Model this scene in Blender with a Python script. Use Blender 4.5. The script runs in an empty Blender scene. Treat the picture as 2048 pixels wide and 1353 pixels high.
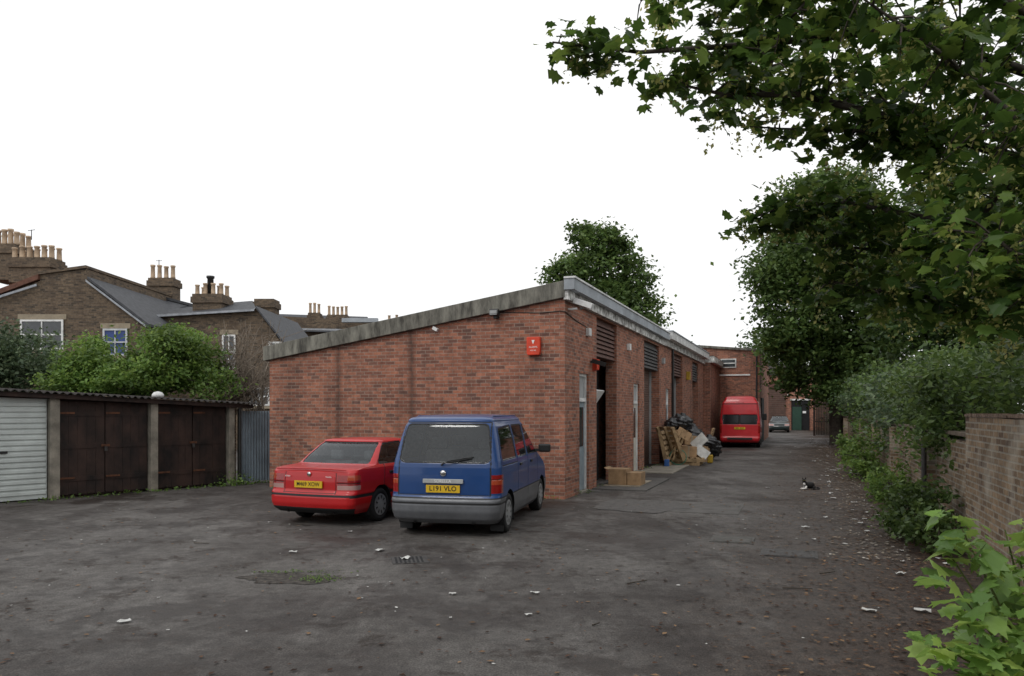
import bpy, bmesh, math, random
import numpy as np
from mathutils import Vector, Matrix
rng=np.random.default_rng(7); random.seed(7)
F=1550.0; H=1.88; HY=821.0
def P(px,py,d): return ((px-1024)/F*d, d, H+(HY-py)/F*d)
def G(px,py):
    d=F*H/(py-HY); return ((px-1024)/F*d, d)
S=bpy.context.scene
COL=S.collection
# ------------------------------------------------------------ materials
def nodes(name):
    m=bpy.data.materials.new(name); m.use_nodes=True
    nt=m.node_tree; b=nt.nodes['Principled BSDF']; return m,nt,b
def N(nt,t,**k):
    n=nt.nodes.new(t)
    for a,v in k.items():
        if a in n.inputs: n.inputs[a].default_value=v
        else: setattr(n,a,v)
    return n
def c4(c): return (c[0],c[1],c[2],1)
def M(name,col,rough=.8,metal=0,var=.15,scale=4,bump=0,bscale=40,coat=0,col2=None,spec=.4,stretch=None):
    m,nt,b=nodes(name); L=nt.links
    b.inputs['Roughness'].default_value=rough; b.inputs['Metallic'].default_value=metal
    b.inputs['Coat Weight'].default_value=coat; b.inputs['Coat Roughness'].default_value=.06
    b.inputs['Specular IOR Level'].default_value=spec
    tc=N(nt,'ShaderNodeTexCoord'); src=tc.outputs['Object']
    if stretch:
        mp=N(nt,'ShaderNodeMapping'); mp.inputs['Scale'].default_value=stretch; L.new(src,mp.inputs[0]); src=mp.outputs[0]
    n=N(nt,'ShaderNodeTexNoise'); n.inputs['Scale'].default_value=scale; n.inputs['Detail'].default_value=6; n.inputs['Roughness'].default_value=.65
    L.new(src,n.inputs['Vector'])
    r=N(nt,'ShaderNodeValToRGB'); a=[max(0,c*(1-var)) for c in col]; d=[min(1,c*(1+var)) for c in (col2 or col)]
    r.color_ramp.elements[0].position=.35; r.color_ramp.elements[1].position=.65
    r.color_ramp.elements[0].color=c4(a); r.color_ramp.elements[1].color=c4(d)
    L.new(n.outputs['Fac'],r.inputs[0]); L.new(r.outputs[0],b.inputs['Base Color'])
    if bump:
        n2=N(nt,'ShaderNodeTexNoise'); n2.inputs['Scale'].default_value=bscale; n2.inputs['Detail'].default_value=4
        L.new(src,n2.inputs['Vector'])
        bp=N(nt,'ShaderNodeBump'); bp.inputs['Strength'].default_value=bump; bp.inputs['Distance'].default_value=.02
        L.new(n2.outputs['Fac'],bp.inputs['Height']); L.new(bp.outputs[0],b.inputs['Normal'])
    return m
def brick(name,c1,c2,mortar,dirt=.5,dirtcol=(.05,.035,.03),bw=.225,rh=.075,streak=True,ms=.006,light=None,stains=(),c3=None):
    m,nt,b=nodes(name); L=nt.links
    uv=N(nt,'ShaderNodeUVMap'); uv.uv_map='UVMap'
    br=N(nt,'ShaderNodeTexBrick'); L.new(uv.outputs[0],br.inputs['Vector'])
    def setup(br):
        br.inputs['Scale'].default_value=1; br.inputs['Brick Width'].default_value=bw; br.inputs['Row Height'].default_value=rh
        br.inputs['Mortar Size'].default_value=ms; br.inputs['Mortar Smooth'].default_value=.2; br.inputs['Bias'].default_value=-.15
    setup(br)
    br.inputs['Color1'].default_value=c4(c1); br.inputs['Color2'].default_value=c4(c2); br.inputs['Mortar'].default_value=c4(mortar)
    bcol=br.outputs['Color']
    if c3:
        mo=N(nt,'ShaderNodeMapping'); mo.inputs['Location'].default_value=(bw*37,rh*54,0); L.new(uv.outputs[0],mo.inputs[0])
        b2=N(nt,'ShaderNodeTexBrick'); setup(b2); L.new(mo.outputs[0],b2.inputs['Vector'])
        b2.inputs['Color1'].default_value=(0,0,0,1); b2.inputs['Color2'].default_value=(1,1,1,1); b2.inputs['Mortar'].default_value=(0,0,0,1)
        q=N(nt,'ShaderNodeMapRange'); q.inputs['From Min'].default_value=.55; q.inputs['From Max'].default_value=.85; q.inputs['To Max'].default_value=.85; L.new(b2.outputs['Color'],q.inputs['Value'])
        mm=N(nt,'ShaderNodeMix',data_type='RGBA'); L.new(q.outputs[0],mm.inputs[0]); L.new(bcol,mm.inputs[6]); mm.inputs[7].default_value=c4(c3); bcol=mm.outputs[2]
    n=N(nt,'ShaderNodeTexNoise'); n.inputs['Scale'].default_value=9; n.inputs['Detail'].default_value=8; n.inputs['Roughness'].default_value=.75
    L.new(uv.outputs[0],n.inputs['Vector'])
    r=N(nt,'ShaderNodeMapRange'); r.inputs['From Min'].default_value=.3; r.inputs['From Max'].default_value=.7; r.inputs['To Min'].default_value=.6; r.inputs['To Max'].default_value=1.35
    L.new(n.outputs['Fac'],r.inputs['Value'])
    mx=N(nt,'ShaderNodeMix',data_type='RGBA',blend_type='MULTIPLY'); mx.inputs[0].default_value=1
    L.new(bcol,mx.inputs[6]); L.new(r.outputs[0],mx.inputs[7])
    mp=N(nt,'ShaderNodeMapping'); mp.inputs['Scale'].default_value=(1.6,.28,1) if streak else (.7,.7,1)
    L.new(uv.outputs[0],mp.inputs[0])
    n2=N(nt,'ShaderNodeTexNoise'); n2.inputs['Scale'].default_value=1.0; n2.inputs['Detail'].default_value=5; n2.inputs['Roughness'].default_value=.6
    L.new(mp.outputs[0],n2.inputs['Vector'])
    r2=N(nt,'ShaderNodeMapRange'); r2.inputs['From Min'].default_value=.5; r2.inputs['From Max'].default_value=.75; r2.inputs['To Max'].default_value=dirt
    L.new(n2.outputs['Fac'],r2.inputs['Value'])
    fac=r2.outputs[0]
    if stains:
        sp=N(nt,'ShaderNodeSeparateXYZ'); L.new(uv.outputs[0],sp.inputs[0])
        nw=N(nt,'ShaderNodeTexNoise'); nw.inputs['Scale'].default_value=3; L.new(uv.outputs[0],nw.inputs['Vector'])
        for sx,wd_,st in stains:
            a=N(nt,'ShaderNodeMath',operation='SUBTRACT'); L.new(sp.outputs[0],a.inputs[0]); a.inputs[1].default_value=sx
            a2=N(nt,'ShaderNodeMath',operation='MULTIPLY_ADD'); L.new(nw.outputs['Fac'],a2.inputs[0]); a2.inputs[1].default_value=.16; L.new(a.outputs[0],a2.inputs[2])
            a3=N(nt,'ShaderNodeMath',operation='SUBTRACT'); L.new(a2.outputs[0],a3.inputs[0]); a3.inputs[1].default_value=.08
            b1=N(nt,'ShaderNodeMath',operation='ABSOLUTE'); L.new(a3.outputs[0],b1.inputs[0])
            q=N(nt,'ShaderNodeMapRange'); q.inputs['From Min'].default_value=0; q.inputs['From Max'].default_value=wd_; q.inputs['To Min'].default_value=st; q.inputs['To Max'].default_value=0; L.new(b1.outputs[0],q.inputs['Value'])
            mm=N(nt,'ShaderNodeMath',operation='MAXIMUM'); L.new(fac,mm.inputs[0]); L.new(q.outputs[0],mm.inputs[1]); fac=mm.outputs[0]
    m2=N(nt,'ShaderNodeMix',data_type='RGBA'); L.new(fac,m2.inputs[0]); L.new(mx.outputs[2],m2.inputs[6]); m2.inputs[7].default_value=c4(dirtcol)
    out=m2.outputs[2]
    if light:
        n3=N(nt,'ShaderNodeTexNoise'); n3.inputs['Scale'].default_value=1.3; n3.inputs['Detail'].default_value=6
        L.new(uv.outputs[0],n3.inputs['Vector'])
        r3=N(nt,'ShaderNodeMapRange'); r3.inputs['From Min'].default_value=.52; r3.inputs['From Max'].default_value=.68; r3.inputs['To Max'].default_value=.65
        L.new(n3.outputs['Fac'],r3.inputs['Value'])
        m3=N(nt,'ShaderNodeMix',data_type='RGBA'); L.new(r3.outputs[0],m3.inputs[0]); L.new(out,m3.inputs[6]); m3.inputs[7].default_value=c4(light); out=m3.outputs[2]
    L.new(out,b.inputs['Base Color']); b.inputs['Roughness'].default_value=.9; b.inputs['Specular IOR Level'].default_value=.2
    bp=N(nt,'ShaderNodeBump'); bp.inputs['Strength'].default_value=.5; bp.inputs['Distance'].default_value=.008; bp.invert=True
    L.new(br.outputs['Fac'],bp.inputs['Height']); L.new(bp.outputs[0],b.inputs['Normal'])
    return m
def leafmat(name,dark,mid,bright,trans=.35,rough=.5):
    m=bpy.data.materials.new(name); m.use_nodes=True; nt=m.node_tree; L=nt.links
    nt.nodes.remove(nt.nodes['Principled BSDF']); out=nt.nodes['Material Output']
    g=N(nt,'ShaderNodeNewGeometry'); r=N(nt,'ShaderNodeValToRGB')
    e=r.color_ramp.elements; e[0].color=c4(dark); e[1].color=c4(bright); x=e.new(.55); x.color=c4(mid)
    L.new(g.outputs['Random Per Island'],r.inputs[0])
    tc=N(nt,'ShaderNodeTexCoord'); n=N(nt,'ShaderNodeTexNoise'); n.inputs['Scale'].default_value=.8; L.new(tc.outputs['Object'],n.inputs['Vector'])
    mr=N(nt,'ShaderNodeMapRange'); mr.inputs['From Min'].default_value=.35; mr.inputs['From Max'].default_value=.65; mr.inputs['To Min'].default_value=.6; mr.inputs['To Max'].default_value=1.35
    L.new(n.outputs['Fac'],mr.inputs['Value'])
    mx=N(nt,'ShaderNodeMix',data_type='RGBA',blend_type='MULTIPLY'); mx.inputs[0].default_value=1
    L.new(r.outputs[0],mx.inputs[6]); L.new(mr.outputs[0],mx.inputs[7])
    p=N(nt,'ShaderNodeBsdfPrincipled'); p.inputs['Roughness'].default_value=rough; p.inputs['Specular IOR Level'].default_value=.35
    t=N(nt,'ShaderNodeBsdfTranslucent')
    hs=N(nt,'ShaderNodeHueSaturation'); hs.inputs['Value'].default_value=1.7; hs.inputs['Hue'].default_value=.48
    L.new(mx.outputs[2],p.inputs['Base Color']); L.new(mx.outputs[2],hs.inputs['Color']); L.new(hs.outputs[0],t.inputs['Color'])
    ms=N(nt,'ShaderNodeMixShader'); ms.inputs[0].default_value=trans
    L.new(p.outputs[0],ms.inputs[1]); L.new(t.outputs[0],ms.inputs[2]); L.new(ms.outputs[0],out.inputs[0])
    return m
def glassmat(name,tint=(.35,.4,.4),refl=1.0):
    m=bpy.data.materials.new(name); m.use_nodes=True; nt=m.node_tree; L=nt.links
    nt.nodes.remove(nt.nodes['Principled BSDF']); out=nt.nodes['Material Output']
    t=N(nt,'ShaderNodeBsdfTransparent'); t.inputs[0].default_value=c4(tint)
    g=N(nt,'ShaderNodeBsdfGlossy'); g.inputs['Roughness'].default_value=.03; g.inputs[0].default_value=(.9,.93,.95,1)
    fr=N(nt,'ShaderNodeFresnel'); fr.inputs[0].default_value=1.65
    ms=N(nt,'ShaderNodeMixShader'); L.new(fr.outputs[0],ms.inputs[0]); L.new(t.outputs[0],ms.inputs[1]); L.new(g.outputs[0],ms.inputs[2])
    L.new(ms.outputs[0],out.inputs[0]); return m

BC=((.39,.165,.106),(.19,.082,.060),(.30,.235,.19))
BR=brick('red_brick',*BC,dirt=.5,ms=.007,c3=(.13,.078,.066))
BRF=brick('red_brick_front',*BC,dirt=.5,ms=.007,stains=((-5.55,.16,.65),(-3.62,.14,.7),(-6.9,.5,.35)),c3=(.13,.078,.066))
BR2=brick('stock_brick',(.17,.125,.085),(.095,.072,.052),(.14,.12,.10),dirt=.45,c3=(.05,.043,.036))
BRW=brick('old_wall_brick',(.27,.19,.12),(.14,.095,.062),(.27,.24,.195),dirt=.6,streak=False,ms=.011,light=(.38,.35,.29),c3=(.085,.055,.042))
BLK=brick('black_painted_brick',(.02,.02,.022),(.014,.014,.015),(.01,.01,.01),dirt=.2)
CONC=M('weathered_concrete',(.115,.11,.095),.95,var=.45,scale=5,bump=.5,bscale=30,col2=(.17,.165,.14),stretch=(1.4,1,.35))
CONC2=M('pale_concrete',(.22,.2,.165),.95,var=.35,scale=3,bump=.3)
SLAB=M('slab_concrete',(.09,.085,.08),.95,var=.3,scale=2,bump=.2)
WHITE=M('white_paint',(.62,.63,.62),.5,var=.15,scale=3,col2=(.75,.75,.74))
PEEL=M('peeling_white_paint',(.28,.27,.25),.7,var=.5,scale=6,col2=(.62,.62,.6))
GREYM=M('grey_fascia',(.34,.37,.4),.5,var=.2,scale=1.5)
LOUV=M('brown_cladding',(.10,.045,.033),.6,var=.3,scale=3)
LOUVG=M('grey_cladding',(.07,.065,.065),.6,var=.3,scale=3)
SHUT=M('brown_shutter',(.11,.07,.055),.5,var=.2,scale=3)
DARK=M('dark_void',(.012,.012,.013),.9,var=.2)
ROOFM=M('roof_felt',(.05,.05,.05),.9,var=.3)
SLATE=M('slate',(.055,.058,.065),.7,var=.3,scale=5,bump=.4,bscale=12)
TILE=M('clay_tile',(.13,.06,.04),.8,var=.3,scale=5,bump=.4,bscale=12)
LEAD=M('lead_flashing',(.32,.34,.37),.6,var=.25)
POT=M('chimney_pot',(.48,.36,.25),.85,var=.25,scale=3)
STONE=M('cream_stone',(.28,.235,.17),.85,var=.2)
GLASS=M('dark_window_glass',(.03,.035,.04),.06,var=.3,spec=.8)
DOORG=M('grey_blue_door',(.22,.27,.3),.5,var=.15)
CARD=M('cardboard',(.33,.215,.12),.9,var=.25,scale=5)
WOOD=M('pallet_wood',(.32,.22,.12),.85,var=.35,scale=6,stretch=(1,8,1))
BAG=M('black_bag',(.012,.012,.014),.28,var=.3,scale=5,bump=.8,bscale=9,spec=.6)
YEL=M('yellow_plastic',(.42,.27,.03),.5)
BLUEP=M('blue_plastic',(.04,.12,.35),.4)
REDP=M('red_plastic',(.62,.055,.02),.4,var=.15)
BLACKP=M('black_plastic',(.02,.02,.02),.45,var=.2)
GREYP=M('grey_plastic',(.35,.36,.36),.5)
BROWND=M('brown_timber_door',(.013,.009,.008),.75,var=.5,scale=2.2,col2=(.030,.016,.012),stretch=(1,1,.6))
RUST=M('rust',(.10,.04,.02),.8,var=.4,scale=10)
WHDOOR=M('white_garage_door',(.50,.54,.52),.5,var=.12,scale=2)
CORR=M('corrugated_steel',(.24,.3,.35),.5,var=.2,scale=2,metal=.3)
CORRR=M('corrugated_asbestos',(.045,.04,.038),.9,var=.4,scale=4)
BARK=M('bark',(.06,.05,.04),.9,var=.4,scale=8,bump=.8,bscale=20)
TWIG=M('dry_twig',(.2,.165,.13),.9,var=.3)
IRON=M('cast_iron',(.045,.042,.04),.6,var=.4,scale=10,bump=.6,bscale=60)
PAPER=M('litter_paper',(.5,.5,.48),.8,var=.2,scale=6)
MAT=M('door_mat_board',(.3,.26,.2),.9,var=.3)

L_SYC=leafmat('sycamore_leaves',(.022,.052,.011),(.050,.105,.019),(.13,.20,.04),.45)
L_SEED=leafmat('sycamore_seeds',(.18,.20,.055),(.27,.29,.09),(.36,.35,.13),.4)
L_TREE=leafmat('tree_leaves',(.045,.085,.022),(.075,.13,.034),(.12,.18,.05),.35)
L_DARK=leafmat('dark_leaves',(.022,.048,.014),(.045,.088,.022),(.09,.14,.035),.35)
L_BUSH=leafmat('bush_leaves',(.06,.12,.025),(.11,.19,.04),(.18,.27,.07),.4)
L_GREY=leafmat('buddleia_leaves',(.05,.085,.045),(.08,.12,.06),(.13,.17,.09),.3)
L_YOUNG=leafmat('sapling_leaves',(.09,.17,.04),(.16,.27,.06),(.26,.36,.09),.4,.4)
L_DEAD=leafmat('dead_leaves',(.03,.016,.010),(.085,.042,.024),(.24,.15,.08),.1,.9)

# ------------------------------------------------------------ mesh helpers
def empty(name,loc=(0,0,0),rotz=0):
    o=bpy.data.objects.new(name,None); COL.objects.link(o); o.location=loc; o.rotation_euler=(0,0,rotz); o.empty_display_size=.2; return o
def link(o,parent=None):
    COL.objects.link(o)
    if parent: o.parent=parent
    return o
def uvbox(me):
    if not me.uv_layers: me.uv_layers.new(name='UVMap')
    uv=me.uv_layers['UVMap'].data
    for p in me.polygons:
        n=p.normal; a=(abs(n.x),abs(n.y),abs(n.z)); k=a.index(max(a))
        for li in p.loop_indices:
            v=me.vertices[me.loops[li].vertex_index].co
            uv[li].uv=(v.y,v.z) if k==0 else ((v.x,v.z) if k==1 else (v.x,v.y))
def mesh(name,verts,faces,mat,parent=None,recalc=True,smooth=False,bevel=0):
    me=bpy.data.meshes.new(name); me.from_pydata([tuple(v) for v in verts],[],faces)
    if recalc:
        bm=bmesh.new(); bm.from_mesh(me); bmesh.ops.recalc_face_normals(bm,faces=bm.faces); bm.to_mesh(me); bm.free()
    me.update(); uvbox(me)
    if smooth: me.polygons.foreach_set('use_smooth',[True]*len(me.polygons))
    for m in (mat if isinstance(mat,list) else [mat]): me.materials.append(m)
    o=bpy.data.objects.new(name,me); link(o,parent)
    if bevel:
        b=o.modifiers.new('b','BEVEL'); b.width=bevel; b.segments=3; b.limit_method='ANGLE'
    return o
def box(name,x0,x1,y0,y1,z0,z1,mat,parent=None,bevel=0,rot=None,smooth=False):
    v=[(x,y,z) for z in (z0,z1) for y in (y0,y1) for x in (x0,x1)]
    f=[(0,2,3,1),(4,5,7,6),(0,1,5,4),(2,6,7,3),(0,4,6,2),(1,3,7,5)]
    if rot is not None:
        c=Vector(((x0+x1)/2,(y0+y1)/2,(z0+z1)/2)); R=rot.to_matrix() if hasattr(rot,'to_matrix') else rot
        v=[tuple(R@(Vector(p)-c)+c) for p in v]
    return mesh(name,v,f,mat,parent,recalc=False,bevel=bevel,smooth=smooth)
def prism(name,pts,y0,y1,mat,parent=None,bevel=0):
    n=len(pts); v=[(x,y0,z) for x,z in pts]+[(x,y1,z) for x,z in pts]
    f=[tuple(range(n)),tuple(range(n,2*n))]+[(i,(i+1)%n,n+(i+1)%n,n+i) for i in range(n)]
    return mesh(name,v,f,mat,parent,bevel=bevel)
def npmesh(name,V,Fc,mats,parent=None,mi=None,smooth=False):
    V=np.asarray(V,dtype=np.float32); Fc=np.asarray(Fc,dtype=np.int32); me=bpy.data.meshes.new(name)
    n,k=Fc.shape; me.vertices.add(len(V)); me.vertices.foreach_set('co',V.ravel())
    me.loops.add(n*k); me.loops.foreach_set('vertex_index',Fc.ravel())
    me.polygons.add(n); me.polygons.foreach_set('loop_start',np.arange(0,n*k,k,dtype=np.int32)); me.polygons.foreach_set('loop_total',np.full(n,k,dtype=np.int32))
    for m in (mats if isinstance(mats,list) else [mats]): me.materials.append(m)
    if mi is not None: me.polygons.foreach_set('material_index',np.asarray(mi,dtype=np.int32))
    me.polygons.foreach_set('use_smooth',np.full(n,smooth,dtype=bool))
    me.update(calc_edges=True); me.validate()
    o=bpy.data.objects.new(name,me); return link(o,parent)
def tube_data(pts,radii,k=8):
    pts=[Vector(p) for p in pts]; V=[];Fs=[]
    for i,p in enumerate(pts):
        t=(pts[min(i+1,len(pts)-1)]-pts[max(i-1,0)]).normalized()
        a=t.orthogonal().normalized() if abs(t.z)>.9 else t.cross(Vector((0,0,1))).normalized(); b=t.cross(a)
        for j in range(k):
            an=2*math.pi*j/k; V.append(p+(a*math.cos(an)+b*math.sin(an))*radii[i])
    for i in range(len(pts)-1):
        for j in range(k): Fs.append((i*k+j,i*k+(j+1)%k,(i+1)*k+(j+1)%k,(i+1)*k+j))
    return V,Fs
def tubes(name,specs,mat,parent=None,k=8):
    V=[];Fs=[]
    for pts,rad in specs:
        v,f=tube_data(pts,rad,k); o=len(V); V+=v; Fs+=[tuple(i+o for i in q) for q in f]
    return mesh(name,V,Fs,mat,parent,recalc=False,smooth=True)
def lathe(name,prof,mat,parent=None,k=24,loc=(0,0,0),axis='z',smooth=True):
    V=[];Fs=[]
    for r,z in prof:
        for j in range(k):
            a=2*math.pi*j/k; c,s=r*math.cos(a),r*math.sin(a)
            V.append((c+loc[0],s+loc[1],z+loc[2]) if axis=='z' else (c+loc[0],z+loc[1],s+loc[2]))
    n=len(prof)
    for i in range(n-1):
        for j in range(k): Fs.append((i*k+j,i*k+(j+1)%k,(i+1)*k+(j+1)%k,(i+1)*k+j))
    Fs.append(tuple(range(k))); Fs.append(tuple((n-1)*k+j for j in range(k)))
    return mesh(name,V,Fs,mat,parent,smooth=smooth)
def text(name,s,size,mat,M4,parent=None,ext=.002,sx=1,spacing=1,bold=0):
    c=bpy.data.curves.new(name,'FONT'); c.body=s; c.size=size; c.extrude=ext; c.align_x='CENTER'; c.align_y='CENTER'; c.space_character=spacing; c.offset=bold
    c.materials.append(mat); o=bpy.data.objects.new(name,c); link(o,parent); o.matrix_local=M4@Matrix.Diagonal((sx,1,1,1)); return o
SYC=np.array([(0,0),(.02,.30),(.20,.27),(.30,.56),(.47,.34),(.66,.44),(.68,.2),(1,0),(.68,-.2),(.66,-.44),(.47,-.34),(.30,-.56),(.20,-.27),(.02,-.30)])
RH=np.array([(0,0),(.45,.3),(1,0),(.45,-.3)])
def leaves(name,C,size,mat,parent=None,shape=RH,flat=.5,droop=0,vs=.35,radial=None):
    C=np.asarray(C,dtype=float); n=len(C); k=len(shape)
    nr=rng.normal(size=(n,3))*(1-flat); nr[:,2]=np.abs(nr[:,2])+flat
    nr/=np.linalg.norm(nr,axis=1)[:,None]
    a=rng.normal(size=(n,3)); a[:,2]-=droop; a-=nr*np.sum(a*nr,axis=1)[:,None]; a/=np.linalg.norm(a,axis=1)[:,None]
    b=np.cross(nr,a); s=size*(1+vs*rng.uniform(-1,1,n))
    sx=shape[:,0]-.5; sy=shape[:,1]; z=-.5*np.abs(sy)-.25*sx**2
    if k==4: z=np.array([0,.07,0,.07])
    V=C[:,None,:]+s[:,None,None]*(sx[None,:,None]*a[:,None,:]+sy[None,:,None]*b[:,None,:]+z[None,:,None]*nr[:,None,:]*(.6))
    return npmesh(name,V.reshape(-1,3),np.arange(n*k).reshape(n,k),mat,parent)
def crown(blobs,ncl,cr,per,inner=.15,lo=.72):
    w=np.array([b[1][0]*b[1][2] for b in blobs],float); w/=w.sum(); out=[];cl=[]
    for i in range(ncl):
        c,r=blobs[rng.choice(len(blobs),p=w)]; d=rng.normal(size=3); d/=np.linalg.norm(d)
        f=rng.uniform(lo,1.03) if rng.random()>inner else rng.uniform(.2,.7)
        if rng.random()<.12: f*=rng.uniform(1.05,1.22)
        p=np.array(c)+d*np.array(r)*f; cl.append(p); sc=cr*rng.uniform(.5,1.3)
        out.append(p+rng.normal(size=(per,3))*sc*np.array([1,1,.6])*.5)
    return np.concatenate(out),cl

# ------------------------------------------------------------ camera / world / sun
cam=bpy.data.cameras.new('camera'); co=bpy.data.objects.new('camera',cam); COL.objects.link(co)
co.location=(0,0,H); co.rotation_euler=(math.radians(90),0,0); cam.sensor_width=36; cam.lens=F/2048*36; cam.shift_y=144.5/2048; cam.clip_end=2000
S.camera=co
w=bpy.data.worlds.new('World'); S.world=w; w.use_nodes=True; nt=w.node_tree; L=nt.links
bg=nt.nodes['Background']; sky=N(nt,'ShaderNodeTexSky',sky_type='NISHITA'); sky.sun_disc=False
el,az=math.radians(48),math.radians(-145)
sky.sun_elevation=el; sky.sun_rotation=az; sky.air_density=1; sky.dust_density=3
hs=N(nt,'ShaderNodeHueSaturation'); hs.inputs['Saturation'].default_value=.25; L.new(sky.outputs[0],hs.inputs['Color'])
tc=N(nt,'ShaderNodeTexCoord'); nz=N(nt,'ShaderNodeTexNoise'); nz.inputs['Scale'].default_value=1.6; nz.inputs['Detail'].default_value=4; L.new(tc.outputs['Generated'],nz.inputs['Vector'])
cr=N(nt,'ShaderNodeValToRGB'); cr.color_ramp.elements[0].position=.3; cr.color_ramp.elements[0].color=(.90,.92,.95,1); cr.color_ramp.elements[1].position=.6; cr.color_ramp.elements[1].color=(1,1,1,1)
L.new(nz.outputs['Fac'],cr.inputs[0])
vm=N(nt,'ShaderNodeVectorMath',operation='SCALE'); vm.inputs['Scale'].default_value=12; L.new(cr.outputs[0],vm.inputs[0])
mx=N(nt,'ShaderNodeMix',data_type='RGBA'); mx.inputs[0].default_value=.88; L.new(hs.outputs[0],mx.inputs[6]); L.new(vm.outputs[0],mx.inputs[7])
L.new(mx.outputs[2],bg.inputs[0]); bg.inputs[1].default_value=.1
sl=bpy.data.lights.new('sun','SUN'); sl.energy=.8; sl.angle=math.radians(18); sl.color=(1,.96,.9)
so=bpy.data.objects.new('sun',sl); COL.objects.link(so)
sd=Vector((math.sin(az)*math.cos(el),math.cos(az)*math.cos(el),math.sin(el))); so.rotation_euler=sd.to_track_quat('Z','Y').to_euler()
S.view_settings.view_transform='Standard'; S.view_settings.look='None'; S.view_settings.exposure=0

# ------------------------------------------------------------ ground
ROT=-math.atan2(578,1550); ca,sa=math.cos(ROT),math.sin(ROT); A=(1.11,16.3)
def ground():
    m,nt,b=nodes('asphalt'); L=nt.links; tc=N(nt,'ShaderNodeTexCoord'); o=tc.outputs['Object']
    def nz(s,d=5,r=.6,mp=None):
        n=N(nt,'ShaderNodeTexNoise'); n.inputs['Scale'].default_value=s; n.inputs['Detail'].default_value=d; n.inputs['Roughness'].default_value=r
        if mp:
            q=N(nt,'ShaderNodeMapping'); q.inputs['Scale'].default_value=mp; q.inputs['Rotation'].default_value=(0,0,math.radians(20)); L.new(o,q.inputs[0]); L.new(q.outputs[0],n.inputs['Vector'])
        else: L.new(o,n.inputs['Vector'])
        return n.outputs['Fac']
    def mr(x,a,b_,c,d):
        r=N(nt,'ShaderNodeMapRange'); r.inputs['From Min'].default_value=a; r.inputs['From Max'].default_value=b_; r.inputs['To Min'].default_value=c; r.inputs['To Max'].default_value=d; L.new(x,r.inputs['Value']); return r.outputs[0]
    def mth(op,a,bb):
        q=N(nt,'ShaderNodeMath',operation=op)
        for i,v in enumerate((a,bb)):
            if isinstance(v,(int,float)): q.inputs[i].default_value=v
            else: L.new(v,q.inputs[i])
        return q.outputs[0]
    def mix(f,a,bb,mode='MIX'):
        q=N(nt,'ShaderNodeMix',data_type='RGBA',blend_type=mode)
        for i,v in ((0,f),(6,a),(7,bb)):
            if isinstance(v,(int,float)): q.inputs[i].default_value=v
            elif isinstance(v,tuple): q.inputs[i].default_value=c4(v)
            else: L.new(v,q.inputs[i])
        return q.outputs[2]
    base=mix(mr(nz(.3,7,.7),.42,.58,0,1),(.040,.034,.031),(.090,.083,.077))
    base=mix(mr(nz(.9,6,.7,(1,.3,1)),.48,.64,0,.75),base,(.125,.117,.109))
    base=mix(mr(nz(.5,7,.75),.52,.58,0,.85),base,(.024,.018,.0145))
    base=mix(mr(nz(1.3,7,.78),.55,.61,0,.8),base,(.027,.020,.016))
    sp=N(nt,'ShaderNodeSeparateXYZ'); L.new(o,sp.inputs[0])
    xl=mth('ADD',mth('MULTIPLY',mth('SUBTRACT',sp.outputs[0],A[0]),ca),mth('MULTIPLY',mth('SUBTRACT',sp.outputs[1],A[1]),sa))
    f=mr(mth('ADD',xl,mth('MULTIPLY',nz(1.2,6,.75),4.0)),5.4,7.9,0,.9)
    base=mix(f,base,mix(mr(nz(12,4,.7),.4,.6,0,1),(.024,.0145,.010),(.066,.042,.029)))
    base=mix(1.0,base,mr(nz(60,3,.7),.3,.7,.35,1.75),'MULTIPLY')
    base=mix(1.0,base,mr(nz(7,5,.75),.32,.68,.68,1.32),'MULTIPLY')
    v=N(nt,'ShaderNodeTexVoronoi'); v.inputs['Scale'].default_value=45; L.new(o,v.inputs['Vector'])
    sq=mr(v.outputs['Distance'],.0,.2,1,0)
    r2=mix(mr(nz(25,2),.5,.65,0,.8),(0,0,0),sq); base=mix(r2,base,(.24,.22,.205))
    L.new(base,b.inputs['Base Color'])
    L.new(mr(nz(.5,7,.75),.45,.60,.85,.48),b.inputs['Roughness']); b.inputs['Specular IOR Level'].default_value=.35
    bp=N(nt,'ShaderNodeBump'); bp.inputs['Strength'].default_value=.9; bp.inputs['Distance'].default_value=.012; L.new(nz(45,5,.8),bp.inputs['Height']); L.new(bp.outputs[0],b.inputs['Normal'])
    mesh('ground',[(-400,-60,0),(400,-60,0),(400,700,0),(-400,700,0)],[(0,1,2,3)],m,recalc=False)
ground()

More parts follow.
